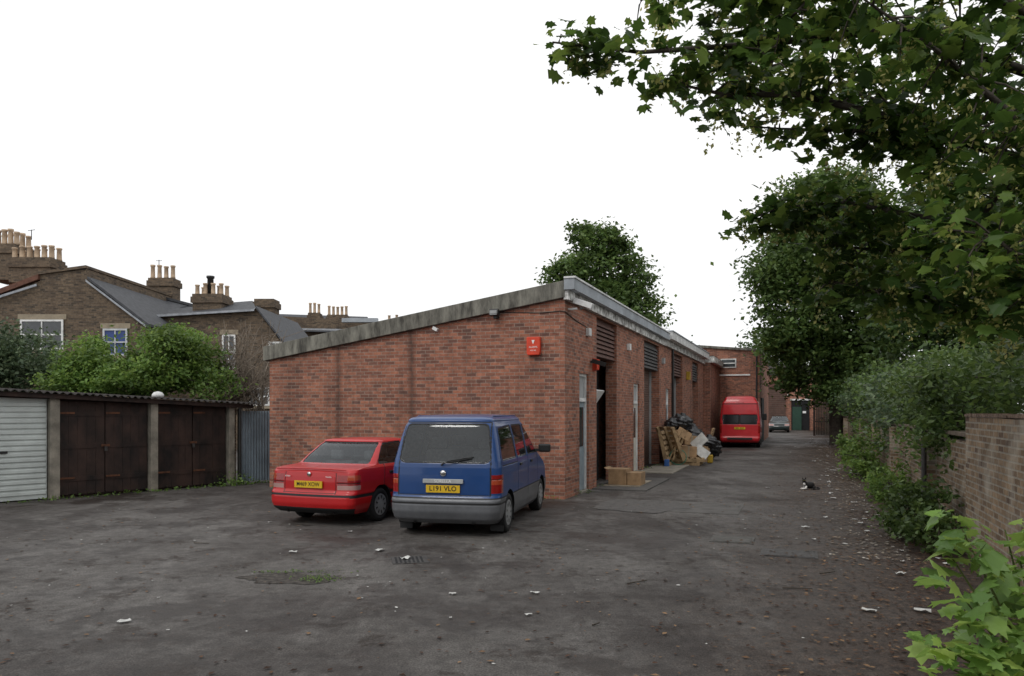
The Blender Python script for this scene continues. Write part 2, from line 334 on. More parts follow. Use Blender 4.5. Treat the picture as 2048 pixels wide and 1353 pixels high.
# ------------------------------------------------------------ brick workshop row
def LW(x,y,z=0): return (A[0]+x*ca-y*sa, A[1]+x*sa+y*ca, z)
W=empty('brick_workshop_row',(A[0],A[1],0),ROT)
HT=4.24
prism('front_wall',[(-7.5,0),(0,0),(0,HT),(-7.5,3.09)],0,.3,BRF,W)
prism('core',[(-7.5,0),(-.62,0),(-.62,4.1),(-7.5,3.05)],.3,29.5,BR,W)
def bw(y0,y1,z0=0,z1=HT,x1=0): box('side_wall',-.3,x1,y0,y1,z0,z1,BR,W)
def door(y0,y1,zt,mat=DOORG):
    box('door_frame',-.16,-.06,y0,y0+.06,0,zt,WHITE,W); box('door_frame',-.16,-.06,y1-.06,y1,0,zt,WHITE,W)
    box('door_frame',-.16,-.06,y0+.06,y1-.06,zt-.06,zt,WHITE,W); box('door_transom',-.16,-.06,y0+.06,y1-.06,2.08,2.16,WHITE,W)
    box('transom_glass',-.13,-.11,y0+.06,y1-.06,2.16,zt-.06,GREYP,W)
    box('door_leaf',-.15,-.10,y0+.06,y1-.06,.02,2.08,mat,W)
    box('door_glass',-.10,-.085,y0+.18,y1-.18,1.05,1.95,GLASS,W); box('door_panel',-.10,-.09,y0+.18,y1-.18,.2,.9,mat,W)
    box('threshold',-.2,.03,y0,y1,0.0,.04,CONC2,W); box('reveal_back',-.3,-.18,y0,y1,0,zt,DARK,W)
def louvre(y0,y1,z0,z1,mat):
    box('cladding_back',-.3,-.12,y0,y1,z0,z1,mat,W)
    n=int((z1-z0)/.11)
    for i in range(n):
        z=z0+i*.11; v=[(-.12,y0,z+.01),(-.04,y0,z+.01),(-.08,y0,z+.1),(-.12,y0,z+.1)]; v2=[(a,y1,c) for a,b_,c in v]
        mesh('cladding_board',v+v2,[(0,1,2,3),(4,5,6,7),(0,1,5,4),(1,2,6,5),(2,3,7,6),(3,0,4,7)],mat,W)
def shutter(y0,y1,z1,mat=SHUT):
    V=[];n=int(z1/.04)
    for i in range(n+1):
        z=i*z1/n; x=-.35+.014*(i%2); V+=[(x,y0,z),(x,y1,z)]
    mesh('roller_shutter',V,[(2*i,2*i+1,2*i+3,2*i+2) for i in range(n)],mat,W,recalc=False)
    box('shutter_guide',-.36,-.28,y0,y0+.08,0,z1,GREYP,W); box('shutter_guide',-.36,-.28,y1-.08,y1,0,z1,GREYP,W)
    box('shutter_back',-.6,-.37,y0,y1,0,z1,DARK,W)
bw(.3,1.15); bw(1.15,1.98,2.72); door(1.15,1.98,2.72); bw(1.98,2.7)
louvre(2.7,4.9,3.2,4.16,LOUV); bw(2.7,4.9,4.16,HT)
box('black_brick_recess',-.61,-.5,2.7,4.9,0,3.2,BLK,W)
box('window_board',-.5,-.44,3.0,4.0,1.0,2.5,GLASS,W)
for a in (3.0,3.48,3.95): box('window_mullion',-.44,-.39,a,a+.06,1.0,2.55,WHITE,W)
for a in (1.0,1.95,2.5): box('window_rail',-.43,-.38,3.06,3.95,a,a+.055,WHITE,W)
Rc=Matrix.Rotation(math.radians(35),3,'Y')
box('open_casement',-.25,-.21,3.05,3.95,2.02,2.42,WHITE,W,rot=Rc)
bw(4.9,7.15); bw(7.15,8.05,2.68); door(7.15,8.05,2.68,M('cream_door',(.5,.48,.42),.6)); bw(8.05,8.8)
louvre(8.8,11.6,3.25,4.12,LOUVG); bw(8.8,11.6,4.12,HT); shutter(8.8,11.6,3.25)
bw(11.6,13.0); bw(13.0,13.9,2.68); door(13.0,13.9,2.68); bw(13.9,14.6)
louvre(14.6,17.3,3.25,4.12,LOUV); bw(14.6,17.3,4.12,HT); shutter(14.6,17.3,3.25)
bw(17.3,20.4); louvre(20.4,22.6,3.25,4.12,LOUVG); bw(20.4,22.6,4.12,HT); shutter(20.4,22.6,3.25)
bw(22.6,24.6); bw(24.6,29.5,0,4.3,.35)
prism('concrete_fascia',[(-7.62,3.08),(.02,4.245),(.02,4.60),(-7.62,3.43)],-.10,.22,CONC,W,bevel=.01)
prism('roof_deck',[(-7.55,3.1),(-.0,4.25),(-.0,4.52),(-7.55,3.37)],.22,24.5,ROOFM,W)
box('side_fascia_lower',.0,.10,-.08,12.4,4.20,4.40,PEEL,W)
box('side_fascia',.02,.24,-.13,12.4,4.40,4.63,GREYM,W); box('fascia_capping',.02,.27,-.15,12.42,4.632,4.67,WHITE,W)
box('side_fascia_lower',.0,.10,12.42,24.5,4.22,4.45,PEEL,W)
box('side_fascia',.02,.32,12.5,24.5,4.45,4.72,WHITE,W); box('fascia_capping',.02,.35,12.45,24.55,4.722,4.76,GREYM,W)
box('end_fascia',.0,.55,24.6,29.45,4.3,4.6,PEEL,W); box('end_cap',-7,.5,24.6,29.45,4.602,4.65,ROOFM,W)
def local_front(x,y,z): return Matrix(((1,0,0,x),(0,0,-1,y),(0,1,0,z),(0,0,0,1)))
WTXT=M('white_lettering',(.8,.8,.78),.6,var=.05)
def fixture_alarm():
    prism('alarm_box',[(-.80,3.05),(-.54,3.05),(-.52,3.12),(-.52,3.44),(-.82,3.44),(-.82,3.12)],-.10,-.001,REDP,W,bevel=.015)
    mesh('alarm_mark',[(-.705,-.104,3.37),(-.635,-.104,3.37),(-.67,-.104,3.28)],[(0,1,2)],WTXT,W)
    text('alarm_lettering','ALARMS',.052,WTXT,local_front(-.67,-.103,3.22),W,ext=.001)
    text('alarm_lettering_small','0181 802',.036,WTXT,local_front(-.67,-.103,3.15),W,ext=.001)
fixture_alarm()
box('floodlight',-1.62,-1.42,-.25,-.12,3.92,4.04,BLACKP,W,rot=Matrix.Rotation(-.3,3,'X')); box('floodlight_bracket',-1.56,-1.48,-.15,0,3.86,3.93,BLACKP,W)
box('floodlight_glass',-1.60,-1.44,-.262,-.252,3.925,4.02,GREYP,W)
box('small_lamp',-3.05,-2.93,-.09,0,3.66,3.73,WHITE,W,rot=Matrix.Rotation(.5,3,'Y'))
box('camera_housing',.12,.55,.18,.34,4.08,4.2,WHITE,W,rot=Matrix.Rotation(.35,3,'Y'),bevel=.01); box('camera_arm',0,.2,.24,.28,4.02,4.06,WHITE,W)
box('camera_lens',.30,.36,.1,.14,4.0,4.04,BLACKP,W)
box('junction_box',0,.09,1.7,1.9,3.6,3.78,WHITE,W,bevel=.01); box('black_camera',.03,.36,2.1,2.2,2.95,3.05,BLACKP,W,rot=Matrix.Rotation(.3,3,'Y')); box('camera_arm',0,.1,2.12,2.16,3.0,3.04,BLACKP,W)
prism('red_alarm',[(0,2.82),(.10,2.85),(.12,3.1),(0,3.12)],2.3,2.55,REDP,W)
box('junction_box',0,.09,6.2,6.4,3.6,3.78,WHITE,W); box('yellow_box',.02,.16,18.3,18.6,3.2,3.55,YEL,W)
box('junction_box',0,.09,12.1,12.35,3.55,3.75,GREYP,W)
tubes('cable',[([(-.5,-.01,3.95),(-.1,-.012,3.97),(.012,-.01,3.95),(.012,.9,3.85),(.012,1.8,3.8)],[.008]*5),([(-1.4,-.01,4.0),(-.5,-.01,3.95)],[.008]*2)],BLACKP,W,5)
tubes('downpipe',[([(.06,14.3,4.2),(.06,14.3,.1)],[.045]*2)],BLACKP,W,8)
box('concrete_apron',.02,1.3,2.2,5.6,0.0,.03,SLAB,W)
box('apron_2',.02,1.1,7.4,12,0.0,.025,CONC2,W)
box('mat_board',.1,1.0,2.9,4.6,.031,.045,MAT,W)
box('tarmac_patch',.9,3.6,-1.2,.5,0.0,.006,SLAB,W)

# end block
E=empty('brick_end_block',(A[0],A[1],0),ROT)
prism('front_wall',[(-6,0),(2.5,0),(2.5,5.15),(-1.3,5.5),(-6,5.2)],29.52,29.8,BR,E)
prism('mass',[(-6,0),(2.5,0),(2.5,5.15),(-1.3,5.5),(-6,5.2)],29.8,42,BR,E)
prism('coping',[(-6.1,5.2),(-1.3,5.5),(2.6,5.15),(2.6,5.27),(-1.3,5.64),(-6.1,5.35)],29.4,42.1,CONC,E)
box('window_frame',.4,1.25,29.46,29.52,4.27,4.78,WHITE,E); box('window_glass',.46,1.19,29.44,29.455,4.33,4.72,GLASS,E); box('window_bar',.46,1.19,29.42,29.438,4.5,4.55,WHITE,E)
box('white_strip',-.0,2.0,29.45,29.51,3.82,3.9,WHITE,E)
box('drain_pipe',2.3,2.38,29.42,29.5,0,5.1,BLACKP,E); box('dark_side_door',2.5,2.54,31,34,0,2.6,DARK,E)
# far unit
U=empty('far_brick_unit',(A[0],A[1],0),ROT)
box('wall_mass',-2,9.5,62,72,0,5.2,BR,U); box('roof_band',-2.2,9.7,61.8,72.2,5.2,6.1,M('dark_roof_band',(.09,.08,.075),.8),U)
box('shutter',1.0,3.3,61.9,61.99,0,4.0,SHUT,U); box('shutter_box',.9,3.4,61.8,61.99,4.0,4.5,LOUV,U)
for z in np.arange(.2,4,.2): box('shutter_rib',1.0,3.3,61.87,61.895,z,z+.05,LOUV,U)
box('door_opening',3.8,5.4,61.9,61.99,0.02,2.8,DARK,U); box('green_door',3.9,4.7,61.8,61.89,.02,2.2,M('green_door',(.02,.055,.038),.5),U)
box('sign_plate',4.8,5.1,61.8,61.89,1.6,1.8,WHITE,U); box('door_head',3.7,5.5,61.8,61.99,2.8,2.95,WHITE,U)
box('lamp',3.45,3.6,61.8,61.99,3.2,3.4,WHITE,U)
GT=empty('timber_gate',(A[0],A[1],0),ROT)
DFW=M('dark_fence_wood',(.035,.028,.022),.9,var=.4)
for i in range(9): box('gate_board',5.7+i*.11,5.795+i*.11,46,46.05,.05,3.0+.05*(i%3),DFW,GT)
box('gate_post',5.5,5.66,45.9,46.1,0,3.2,BROWND,GT); box('gate_rail',5.66,6.68,46.05,46.1,1,1.1,BROWND,GT); box('gate_rail',5.66,6.68,46.05,46.1,2.3,2.4,BROWND,GT)

# ------------------------------------------------------------ right boundary wall
RW=empty('brick_boundary_wall',(A[0],A[1],0),ROT)
def wallrun(x,y0,y1,h0,h1,mat=BRW,th=.25,n=None):
    L_=y1-y0; n=n or max(2,int(L_/1.2)); top=[]
    for i in range(n+1): top.append((y0+L_*i/n, h0+(h1-h0)*i/n+rng.uniform(-.012,.012)))
    V=[];Fs=[]
    for y,h in top: V+=[(x,y,0),(x+th,y,0),(x+th,y,h),(x,y,h)]
    for i in range(n):
        a=i*4; b_=a+4; Fs+=[(a,b_,b_+3,a+3),(a+1,a+2,b_+2,b_+1),(a+3,b_+3,b_+2,a+2)]
    Fs+=[(0,3,2,1),(n*4,n*4+1,n*4+2,n*4+3)]
    mesh('wall_run',V,Fs,mat,RW)
wallrun(6.68,-14,-4.05,1.82,1.79)
wallrun(6.76,-4.05,62,1.45,1.5,n=40)
EDGE=M('brick_on_edge',(.16,.11,.08),.9,var=.4,scale=12,bump=.5)
for i in range(88):
    y=-14+i*.113; box('coping_brick',6.66+rng.uniform(-.006,.006),6.95,y+.004,y+.108,1.80,1.835+rng.uniform(-.008,.008),EDGE,RW)
box('coping_course',6.73,7.04,-4.02,62,1.52,1.57,M('brick_on_edge2',(.13,.10,.075),.9,var=.4,scale=12,bump=.5),RW)
for y in (-1.2,4,9,14,19,25,31): box('pier',6.58,6.76,y,y+.34,0,1.5,BRW,RW)
tubes('post',[([(6.55,-1.35,0),(6.55,-1.35,1.55)],[.04,.04])],IRON,RW)

# ------------------------------------------------------------ garages
gx,gy=.638,.77; GROT=math.atan2(gy,gx)
GA=empty('garage_row',(-10.3,15.6,0),GROT)
def gz(s): return 2.31-.043*s
prism('rear_mass',[(-6,0),(5.35,0),(5.35,gz(5.35)-.12),(-6,gz(-6)-.12)],.25,5,BRW,GA)
def dtop(s): return 2.14-.028*s
def post(s0,s1): prism('post',[(s0,0),(s1,0),(s1,gz(s1)-.1),(s0,gz(s0)-.1)],-.05,.24,CONC2,GA,bevel=.01)
for a,b_ in ((.90,1.09),(3.02,3.19),(4.99,5.14),(-1.25,-1.08)): post(a,b_)
prism('white_door',[(-1.06,.03),(.88,.03),(.88,dtop(.9)),(-1.06,dtop(-1))],.08,.14,WHDOOR,GA)
for i in range(17):
    z=.12+i*.115; box('door_rib',-1.04,.86,.055,.079,z,z+.075,WHDOOR,GA,bevel=.01)
box('door_handle',.0,.14,.03,.054,1.0,1.05,BLACKP,GA)
for s0,s1 in ((1.1,3.01),(3.2,4.98),(-3.2,-1.27)):
    prism('door_lining',[(s0,.03),(s1,.03),(s1,dtop(s1)),(s0,dtop(s0))],.12,.17,BROWND,GA)
    mid=(s0+s1)/2
    for q0,q1 in ((s0+.02,mid-.01),(mid+.01,s1-.02)):
        n=5
        for i in range(n):
            a=q0+(q1-q0)*i/n; e=q0+(q1-q0)*(i+1)/n-.004
            prism('door_board',[(a,.06+.02*rng.random()),(e,.06),(e,dtop(e)-.03),(a,dtop(a)-.03)],.08+.003*rng.random(),.115,BROWND,GA)
        for z in (.35,1.05,1.75): box('door_rail',q0+.02,q1-.02,.068,.079,z,z+.1,BROWND,GA)
        for z in (.4,1.8): box('hinge',q0,q0+.3,.05,.059,z,z+.04,RUST,GA)
    box('hasp',mid-.09,mid+.09,.04,.059,1.08,1.13,RUST,GA); box('padlock',mid-.03,mid+.03,.02,.039,.98,1.08,IRON,GA)
prism('lintel',[(-6,dtop(-6)+.005),(5.2,dtop(5.2)+.005),(5.2,gz(5.2)-.1),(-6,gz(-6)-.1)],.0,.2,BROWND,GA)
def corrugroof():
    V=[];Fs=[];n=460
    for i in range(n+1):
        s=-6+11.75*i/n; z=gz(s)+.022*math.sin(s*2*math.pi/.15)
        V+=[(s,-.22,z-.012),(s,5.2,z+.2),(s,-.22,z-.03)]
    for i in range(n): a=i*3; Fs+=[(a,a+3,a+4,a+1),(a+2,a+5,a+3,a)]
    mesh('corrugated_roof',V,Fs,CORRR,GA,recalc=False,smooth=True)
corrugroof()
prism('gutter_board',[(-6,gz(-6)-.14),(5.6,gz(5.6)-.14),(5.6,gz(5.6)-.045),(-6,gz(-6)-.045)],-.14,-.09,BROWND,GA)
lathe('roof_cap',[(.14,0),(.13,.06),(.09,.11),(.02,.13)],WHITE,GA,loc=(3.35,.3,gz(3.35)+.03))
tubes('downpipe',[([(5.25,-.1,2.0),(5.25,-.1,.05)],[.04,.04])],BLACKP,GA)
FE=empty('corrugated_fence',(-10.3,15.6,0),GROT)
def corr(x0,x1,y,z0,z1,parent):
    n=int((x1-x0)/.012);V=[];Fs=[]
    for i in range(n+1):
        s=x0+(x1-x0)*i/n; yy=y+.02*math.sin(s*2*math.pi/.08); V+=[(s,yy,z0),(s,yy,z1)]
    mesh('sheet',V,[(2*i,2*i+2,2*i+3,2*i+1) for i in range(n)],CORR,parent,recalc=False,smooth=True)
corr(5.36,8.2,.1,.05,1.86,FE); box('fence_post',5.36,5.42,.13,.2,0,1.9,IRON,FE); box('rail',5.36,8.2,.13,.18,1.6,1.66,IRON,FE)

# ------------------------------------------------------------ houses
def XZ(px,py,d): p=P(px,py,d); return (p[0],p[2])
def chimney(par,px0,px1,ytop,ybot,d,pots,potpx=18,poth=28,depth=.9):
    x0,z1=XZ(px0,ytop,d); x1,z0=XZ(px1,ybot,d)
    box('chimney_stack',x0+.08,x1-.08,d,d+depth,z0,z1-.45,BR2,par); box('chimney_cap',x0,x1,d-.08,d+depth+.08,z1-.45,z1-.15,BR2,par); box('chimney_top',x0+.06,x1-.06,d-.02,d+depth+.02,z1-.15,z1,BR2,par)
    s=d/F
    for i in range(pots):
        px=px0+(px1-px0)*(i+.5)/pots; X=(px-1024)*s; r=potpx*s*.42; h=poth*s*rng.uniform(.85,1.1)
        for dy in ((.3,) if depth<1.2 else (.3,depth-.3)):
            lathe('chimney_pot',[(r,0),(r*.85,h*.15),(r*.75,h*.85),(r*.95,h*.88),(r*.95,h),(r*.6,h),(r*.6,h*.7)],POT,par,14,(X,d+dy,z1))
def window(par,px0,px1,py0,py1,d,lintel=True,mat=WHITE,glass=GLASS):
    x0,z1=XZ(px0,py0,d); x1,z0=XZ(px1,py1,d); f=.08
    box('glass',x0+f,x1-f,d-.03,d-.01,z0+f,z1-f,glass,par)
    for a in ((x0,x0+f,z0,z1),(x1-f,x1,z0,z1),(x0+f,x1-f,z1-f,z1),(x0+f,x1-f,z0,z0+f),(x0+f,x1-f,(z0+z1)/2-.03,(z0+z1)/2+.03)):
        box('frame',a[0],a[1],d-.08,d-.031,a[2],a[3],mat,par)
    xm=(x0+x1)/2; box('glazing_bar',xm-.025,xm+.025,d-.07,d-.032,z0+f,z1-f,mat,par)
    if lintel: box('lintel',x0-.12,x1+.12,d-.04,d-.005,z1+.01,z1+.24,STONE,par)
    box('sill',x0-.12,x1+.12,d-.14,d-.005,z0-.14,z0-.02,STONE,par)
d=34
h1=empty('brick_house')
pts=[XZ(*q,d) for q in ((-260,640),(0,592),(80,562),(80,550),(172,538),(174,560),(292,652))]; pts=[(pts[0][0],0)]+pts+[(pts[-1][0],0)]
prism('wall',pts,d,d+9,BR2,h1)
a=XZ(-260,640,d);b_=XZ(0,590,d);c=XZ(80,560,d)
def slab(par,q,d0,d1,th,mat,nm='roof'):
    pp=[(x,z) for x,z in q]+[(x,z+th) for x,z in reversed(q)]; prism(nm,pp,d0,d1,mat,par)
slab(h1,[a,b_,c],d-.15,d+9,.22,TILE); 
slab(h1,[XZ(-10,602,d),XZ(78,574,d)],d-.2,d-.16,.1,LEAD,'flashing')
slab(h1,[XZ(78,550,d),XZ(174,537,d)],d-.1,d+9.1,.12,BR2,'coping'); slab(h1,[XZ(178,560,d),XZ(300,654,d)],d-.15,d+9.1,.12,SLATE)
slab(h1,[XZ(176,565,d),XZ(296,656,d)],d-.2,d-.16,.09,LEAD,'flashing')
chimney(h1,-30,32,488,560,d+3,5,14,30,1.5); chimney(h1,14,103,515,565,d+1.5,6,14,24,1.2)
window(h1,42,128,640,700,d); window(h1,207,256,658,712,d,True,M('grey_window_frame',(.5,.52,.54)),M('blue_blind',(.03,.06,.20),.3)); window(h1,-60,-10,650,720,d)
prism('main_block',[XZ(-260,700,d+9)[:1]+(0,),XZ(330,700,d+9)[:1]+(0,),XZ(330,640,d+9),XZ(-260,640,d+9)],d+9.05,d+17,BR2,h1)
h2=empty('terrace_house')
d=42
pts=[XZ(150,620,d),XZ(185,560,d),XZ(385,612,d),XZ(420,640,d)]; pts=[(pts[0][0],0)]+pts+[(pts[-1][0],0)]
prism('wall',pts,d,d+8,BR2,h2)
v=[P(184,562,d),P(390,615,d),P(395,650,d-4),P(240,640,d-4)]
mesh('slate_roof',v,[(0,1,2,3)],SLATE,h2); slab(h2,[XZ(183,562,d),XZ(388,614,d)],d-.15,d+8,.14,SLATE)
chimney(h2,294,348,556,605,d+.5,4,12,26,1.0)
h3=empty('brick_house')
d=37
pts=[XZ(280,636,d),XZ(480,622,d),XZ(512,618,d),XZ(566,690,d)]; pts=[(pts[0][0],0)]+pts+[(pts[-1][0],0)]
prism('wall',pts,d,d+7,BR2,h3)
v=[P(276,637,d-.2),P(482,624,d-.2),P(512,617,d-.2),P(505,602,d+4),P(380,612,d+4),P(300,622,d+4)]
mesh('slate_roof',v,[(0,1,2,3,4,5)],SLATE,h3); slab(h3,[XZ(276,638,d),XZ(512,624,d)],d-.3,d-.25,.1,LEAD,'flashing'); slab(h3,[XZ(514,618,d),XZ(572,692,d)],d-.2,d+7,.12,SLATE)
chimney(h3,382,446,588,628,d+2,4,12,22,1.4); chimney(h3,506,550,598,640,d+3,1,1,2,1.0)
lathe('dark_pot',[(.17,0),(.15,.8),(.2,.85),(.2,.95)],BLACKP,h3,14,(P(421,588,d+2.5)[0],d+2.5,P(421,588,d+2.5)[2]-.05))
window(h3,445,472,670,738,d); window(h3,538,565,684,712,d,False); window(h3,500,540,775,812,d,False)
h4=empty('terrace_house')
d=52
pts=[XZ(545,632,d),XZ(700,640,d),XZ(745,646,d),XZ(800,700,d)]; pts=[(pts[0][0],0)]+pts+[(pts[-1][0],0)]
prism('wall',pts,d,d+8,BR2,h4)
mesh('slate_roof',[P(545,628,d+3),P(735,634,d+3),P(750,668,d-.4),P(560,662,d-.4)],[(0,1,2,3)],SLATE,h4)
slab(h4,[XZ(600,661,d-.5),XZ(752,664,d-.5)],d-.7,d-.5,.12,LEAD,'flashing')
chimney(h4,614,640,626,655,d+1,3,8,22,.9); chimney(h4,652,695,630,655,d+1,5,8,18,.9)
box('flat_roof_edge',XZ(690,640,d)[0],XZ(760,640,d)[0],d-1,d-.6,XZ(690,648,d)[1],XZ(690,640,d)[1],GREYM,h4)
chimney(h4,770,800,640,660,d+20,2,8,10,.9)
tubes('television_aerial',[([P(63,480,38),P(63,460,38)],[.02,.02]),([P(56,462,38),P(70,460,38)],[.015,.015]),([P(318,536,43),P(318,520,43)],[.02,.02]),([P(312,522,43),P(324,522,43)],[.015,.015])],IRON,h1,5)
# ------------------------------------------------------------ vehicles
def sdf(poly,X,Y):
    poly=np.array(poly,float); n=len(poly); d=np.full(X.shape,1e9); s=np.ones(X.shape)
    for i in range(n):
        a=poly[i]; b=poly[i-1]; ex,ey=b-a; wx=X-a[0]; wy=Y-a[1]
        t=np.clip((wx*ex+wy*ey)/(ex*ex+ey*ey+1e-12),0,1); bx=wx-ex*t; by=wy-ey*t; d=np.minimum(d,bx*bx+by*by)
        c1=Y>=a[1]; c2=Y<b[1]; c3=ex*wy>ey*wx
        s=np.where((c1&c2&c3)|((~c1)&(~c2)&(~c3)),-s,s)
    return s*np.sqrt(d)
def segd(x0,y0,x1,y1,X,Y):
    ex,ey=x1-x0,y1-y0; t=np.clip(((X-x0)*ex+(Y-y0)*ey)/(ex*ex+ey*ey),0,1); return np.hypot(X-x0-ex*t,Y-y0-ey*t)
GL=glassmat('car_glass',(.45,.49,.49)); RUB=M('black_rubber',(.014,.014,.015),.6,var=.1)
TYRE=M('tyre',(.016,.016,.017),.8,var=.2); ALLOY=M('wheel_trim_silver',(.42,.43,.44),.35,metal=.4,var=.1)
LAMPR=M('tail_lamp_red',(.26,.010,.01),.12,var=.15,scale=20,coat=.6); LAMPO=M('lamp_amber',(.36,.055,.02),.15,coat=.6,var=.1); LAMPW=M('lamp_clear',(.42,.25,.23),.15,coat=.6,var=.1)
SEAT=M('seat_fabric',(.24,.24,.25),.9,var=.2,scale=20); PLY=M('number_plate_yellow',(.66,.42,.02),.4,var=.06); BLT=M('plate_black',(.01,.01,.01),.5)
CHR=M('chrome',(.6,.6,.6),.15,metal=1,var=.05)
BACKM=Matrix(((0,0,-1,0),(-1,0,0,0),(0,1,0,0),(0,0,0,1)))
def tback(x,y,z): return Matrix.Translation((x,y,z))@BACKM
def wheel(par,x,y,r,wd=.19,k=28,side=1):
    s=side
    lathe('tyre',[(r*.62,y-wd/2*s),(r*.93,y-wd/2*s),(r,y-wd*.36*s),(r,y+wd*.36*s),(r*.93,y+wd/2*s),(r*.64,y+wd/2*s),(r*.62,y+wd*.3*s)],TYRE,par,k,(x,0,r),'y')
    lathe('wheel_trim',[(r*.66,y+wd*.40*s),(r*.64,y+wd*.52*s),(r*.56,y+wd*.44*s),(r*.3,y+wd*.50*s),(r*.12,y+wd*.53*s),(.01,y+wd*.53*s)],ALLOY,par,k,(x,0,r),'y')
    V=[];Fs=[]
    for i in range(9):
        a=2*math.pi*i/9; o=len(V)
        for rr,da in ((r*.34,.10),(r*.54,.14),(r*.54,-.14),(r*.34,-.10)): V.append((x+rr*math.cos(a+da),y+wd*.535*s,r+rr*math.sin(a+da)))
        Fs.append((o,o+1,o+2,o+3))
    mesh('trim_slots',V,Fs,BLACKP,par,recalc=False)
def vehicle(name,prof,crownz,heading,rearaxle_world,xr_axle,xf_axle,wr,paint,classify,cell=.0135,rc=(.16,.30),bulge=(.05,.14),p=3.0,crowncut=1.0,glass=GL,track=None):
    prof=np.array(prof,float)
    seg=np.sqrt(np.sum(np.diff(prof[:,:3],axis=0)**2,axis=1)); t=np.concatenate([[0],np.cumsum(seg)]); n=int(t[-1]/cell)
    tt=np.linspace(0,t[-1],n); Q=np.stack([np.interp(tt,t,prof[:,i]) for i in range(4)],1)
    kk=max(1,int(.035/cell)); ker=np.hanning(2*kk+3); ker/=ker.sum(); pad=len(ker)//2
    Q=np.stack([np.convolve(np.pad(Q[:,i],pad,mode='reflect',reflect_type='odd'),ker,'valid') for i in range(4)],1)
    z,xr,xf,wd=Q.T
    L0=prof[:,2].max()-prof[:,1].min(); ns=int((L0-.5)/cell); ne=int(1.3/cell); nc=max(6,int(.3/cell))
    rings=[]
    def outline(xr,xf,w,sc=None):
        r0,r1=rc; r0=min(r0,w*.7); r1=min(r1,w*.7)
        pts=[]
        s=np.linspace(0,1,ns,endpoint=False); X=xr+r0+(xf-xr-r0-r1)*s; Y=np.full(ns,-w); pts.append((X,Y))
        a=np.linspace(-np.pi/2,0,nc,endpoint=False); pts.append((xf-r1+r1*np.cos(a),-w+r1+r1*np.sin(a)))
        s=np.linspace(0,1,ne,endpoint=False); pts.append((np.full(ne,xf),(-w+r1)+(2*w-2*r1)*s))
        a=np.linspace(0,np.pi/2,nc,endpoint=False); pts.append((xf-r1+r1*np.cos(a),w-r1+r1*np.sin(a)))
        s=np.linspace(0,1,ns,endpoint=False); pts.append((xf-r1-(xf-xr-r0-r1)*s,np.full(ns,w)))
        a=np.linspace(np.pi/2,np.pi,nc,endpoint=False); pts.append((xr+r0+r0*np.cos(a),w-r0+r0*np.sin(a)))
        s=np.linspace(0,1,ne,endpoint=False); pts.append((np.full(ne,xr),(w-r0)-(2*w-2*r0)*s))
        a=np.linspace(np.pi,1.5*np.pi,nc,endpoint=False); pts.append((xr+r0+r0*np.cos(a),-w+r0+r0*np.sin(a)))
        X=np.concatenate([q[0] for q in pts]); Y=np.concatenate([q[1] for q in pts])
        mid=(xr+xf)/2; u=np.clip((mid-X)/(mid-xr),0,1)**6; v_=np.clip((X-mid)/(xf-mid),0,1)**6; e=(Y/w)**2
        X=X+bulge[0]*e*u-bulge[1]*e*v_
        return X,Y
    for i in range(n):
        X,Y=outline(xr[i],xf[i],wd[i]); rings.append(np.stack([X,Y,np.full(X.shape,z[i])],1))
    base=rings[-1]; cx,cy=(xr[-1]+xf[-1])/2,0; kr=max(14,int(.7/cell/1.2)); sc=np.cos(np.linspace(0,math.pi/2,kr)[1:])
    for q in sc:
        q=max(q,.01); zf=(1-q**p)**(1/p); r=base.copy(); r[:,0]=cx+(r[:,0]-cx)*q; r[:,1]*=q; r[:,2]=z[-1]+(crownz-z[-1])*zf; rings.append(r)
    R=np.stack(rings); nr,m,_=R.shape; V=R.reshape(-1,3)
    i=np.arange(nr-1)[:,None]; j=np.arange(m)[None,:]; j2=(j+1)%m
    Fc=np.stack([i*m+j,i*m+j2,(i+1)*m+j2,(i+1)*m+j],-1).reshape(-1,4)
    C=V[Fc].mean(1); nrm=np.cross(V[Fc[:,2]]-V[Fc[:,0]],V[Fc[:,3]]-V[Fc[:,1]]); nrm/=np.linalg.norm(nrm,axis=1)[:,None]+1e-12
    mi=classify(C,nrm)
    acc=np.zeros(len(V)); vn=np.zeros((len(V),3))
    dep=np.where(mi==2,.012,np.where((mi==3)&(C[:,2]>.3),.004,0.))
    for q in range(4):
        np.maximum.at(acc,Fc[:,q],dep); np.add.at(vn,Fc[:,q],nrm)
    vn/=np.linalg.norm(vn,axis=1)[:,None]+1e-12; V=V-vn*acc[:,None]
    keep=np.ones(len(C),bool)
    for xa in (xr_axle,xf_axle):
        dd=np.hypot(C[:,0]-xa,C[:,2]-wr); keep&=~((dd<wr+.055)&(np.abs(nrm[:,1])>.35))
    par=empty(name); th=math.radians(heading); par.rotation_euler=(0,0,math.pi/2-th)
    par.location=(rearaxle_world[0]-xr_axle*math.sin(th),rearaxle_world[1]-xr_axle*math.cos(th),0)
    npmesh('body',V,Fc[keep],paint,par,mi[keep],smooth=True)
    W0=prof[:,3].max(); ym=W0-.12
    for xa in (xr_axle,xf_axle):
        for s in (-1,1):
            wheel(par,xa,s*ym,wr,side=s)
            k=20; V2=[];F2=[]; ra=wr+.06
            for q in range(k+1):
                an=math.radians(-25+230*q/k); V2+=[(xa+ra*math.cos(an),s*(W0-.02),wr+ra*math.sin(an)),(xa+ra*math.cos(an),s*.42,wr+ra*math.sin(an)),(xa,s*.42,wr)]
            for q in range(k): a=q*3; F2+=[(a,a+3,a+4,a+1),(a+1,a+4,a+5)]
            mesh('wheel_arch',V2,F2,DARK,par,recalc=False)
    x0=prof[0,1]+.15;x1=prof[0,2]-.25
    box('underbody',x0,x1,-.42,.42,.2,.33,DARK,par); 
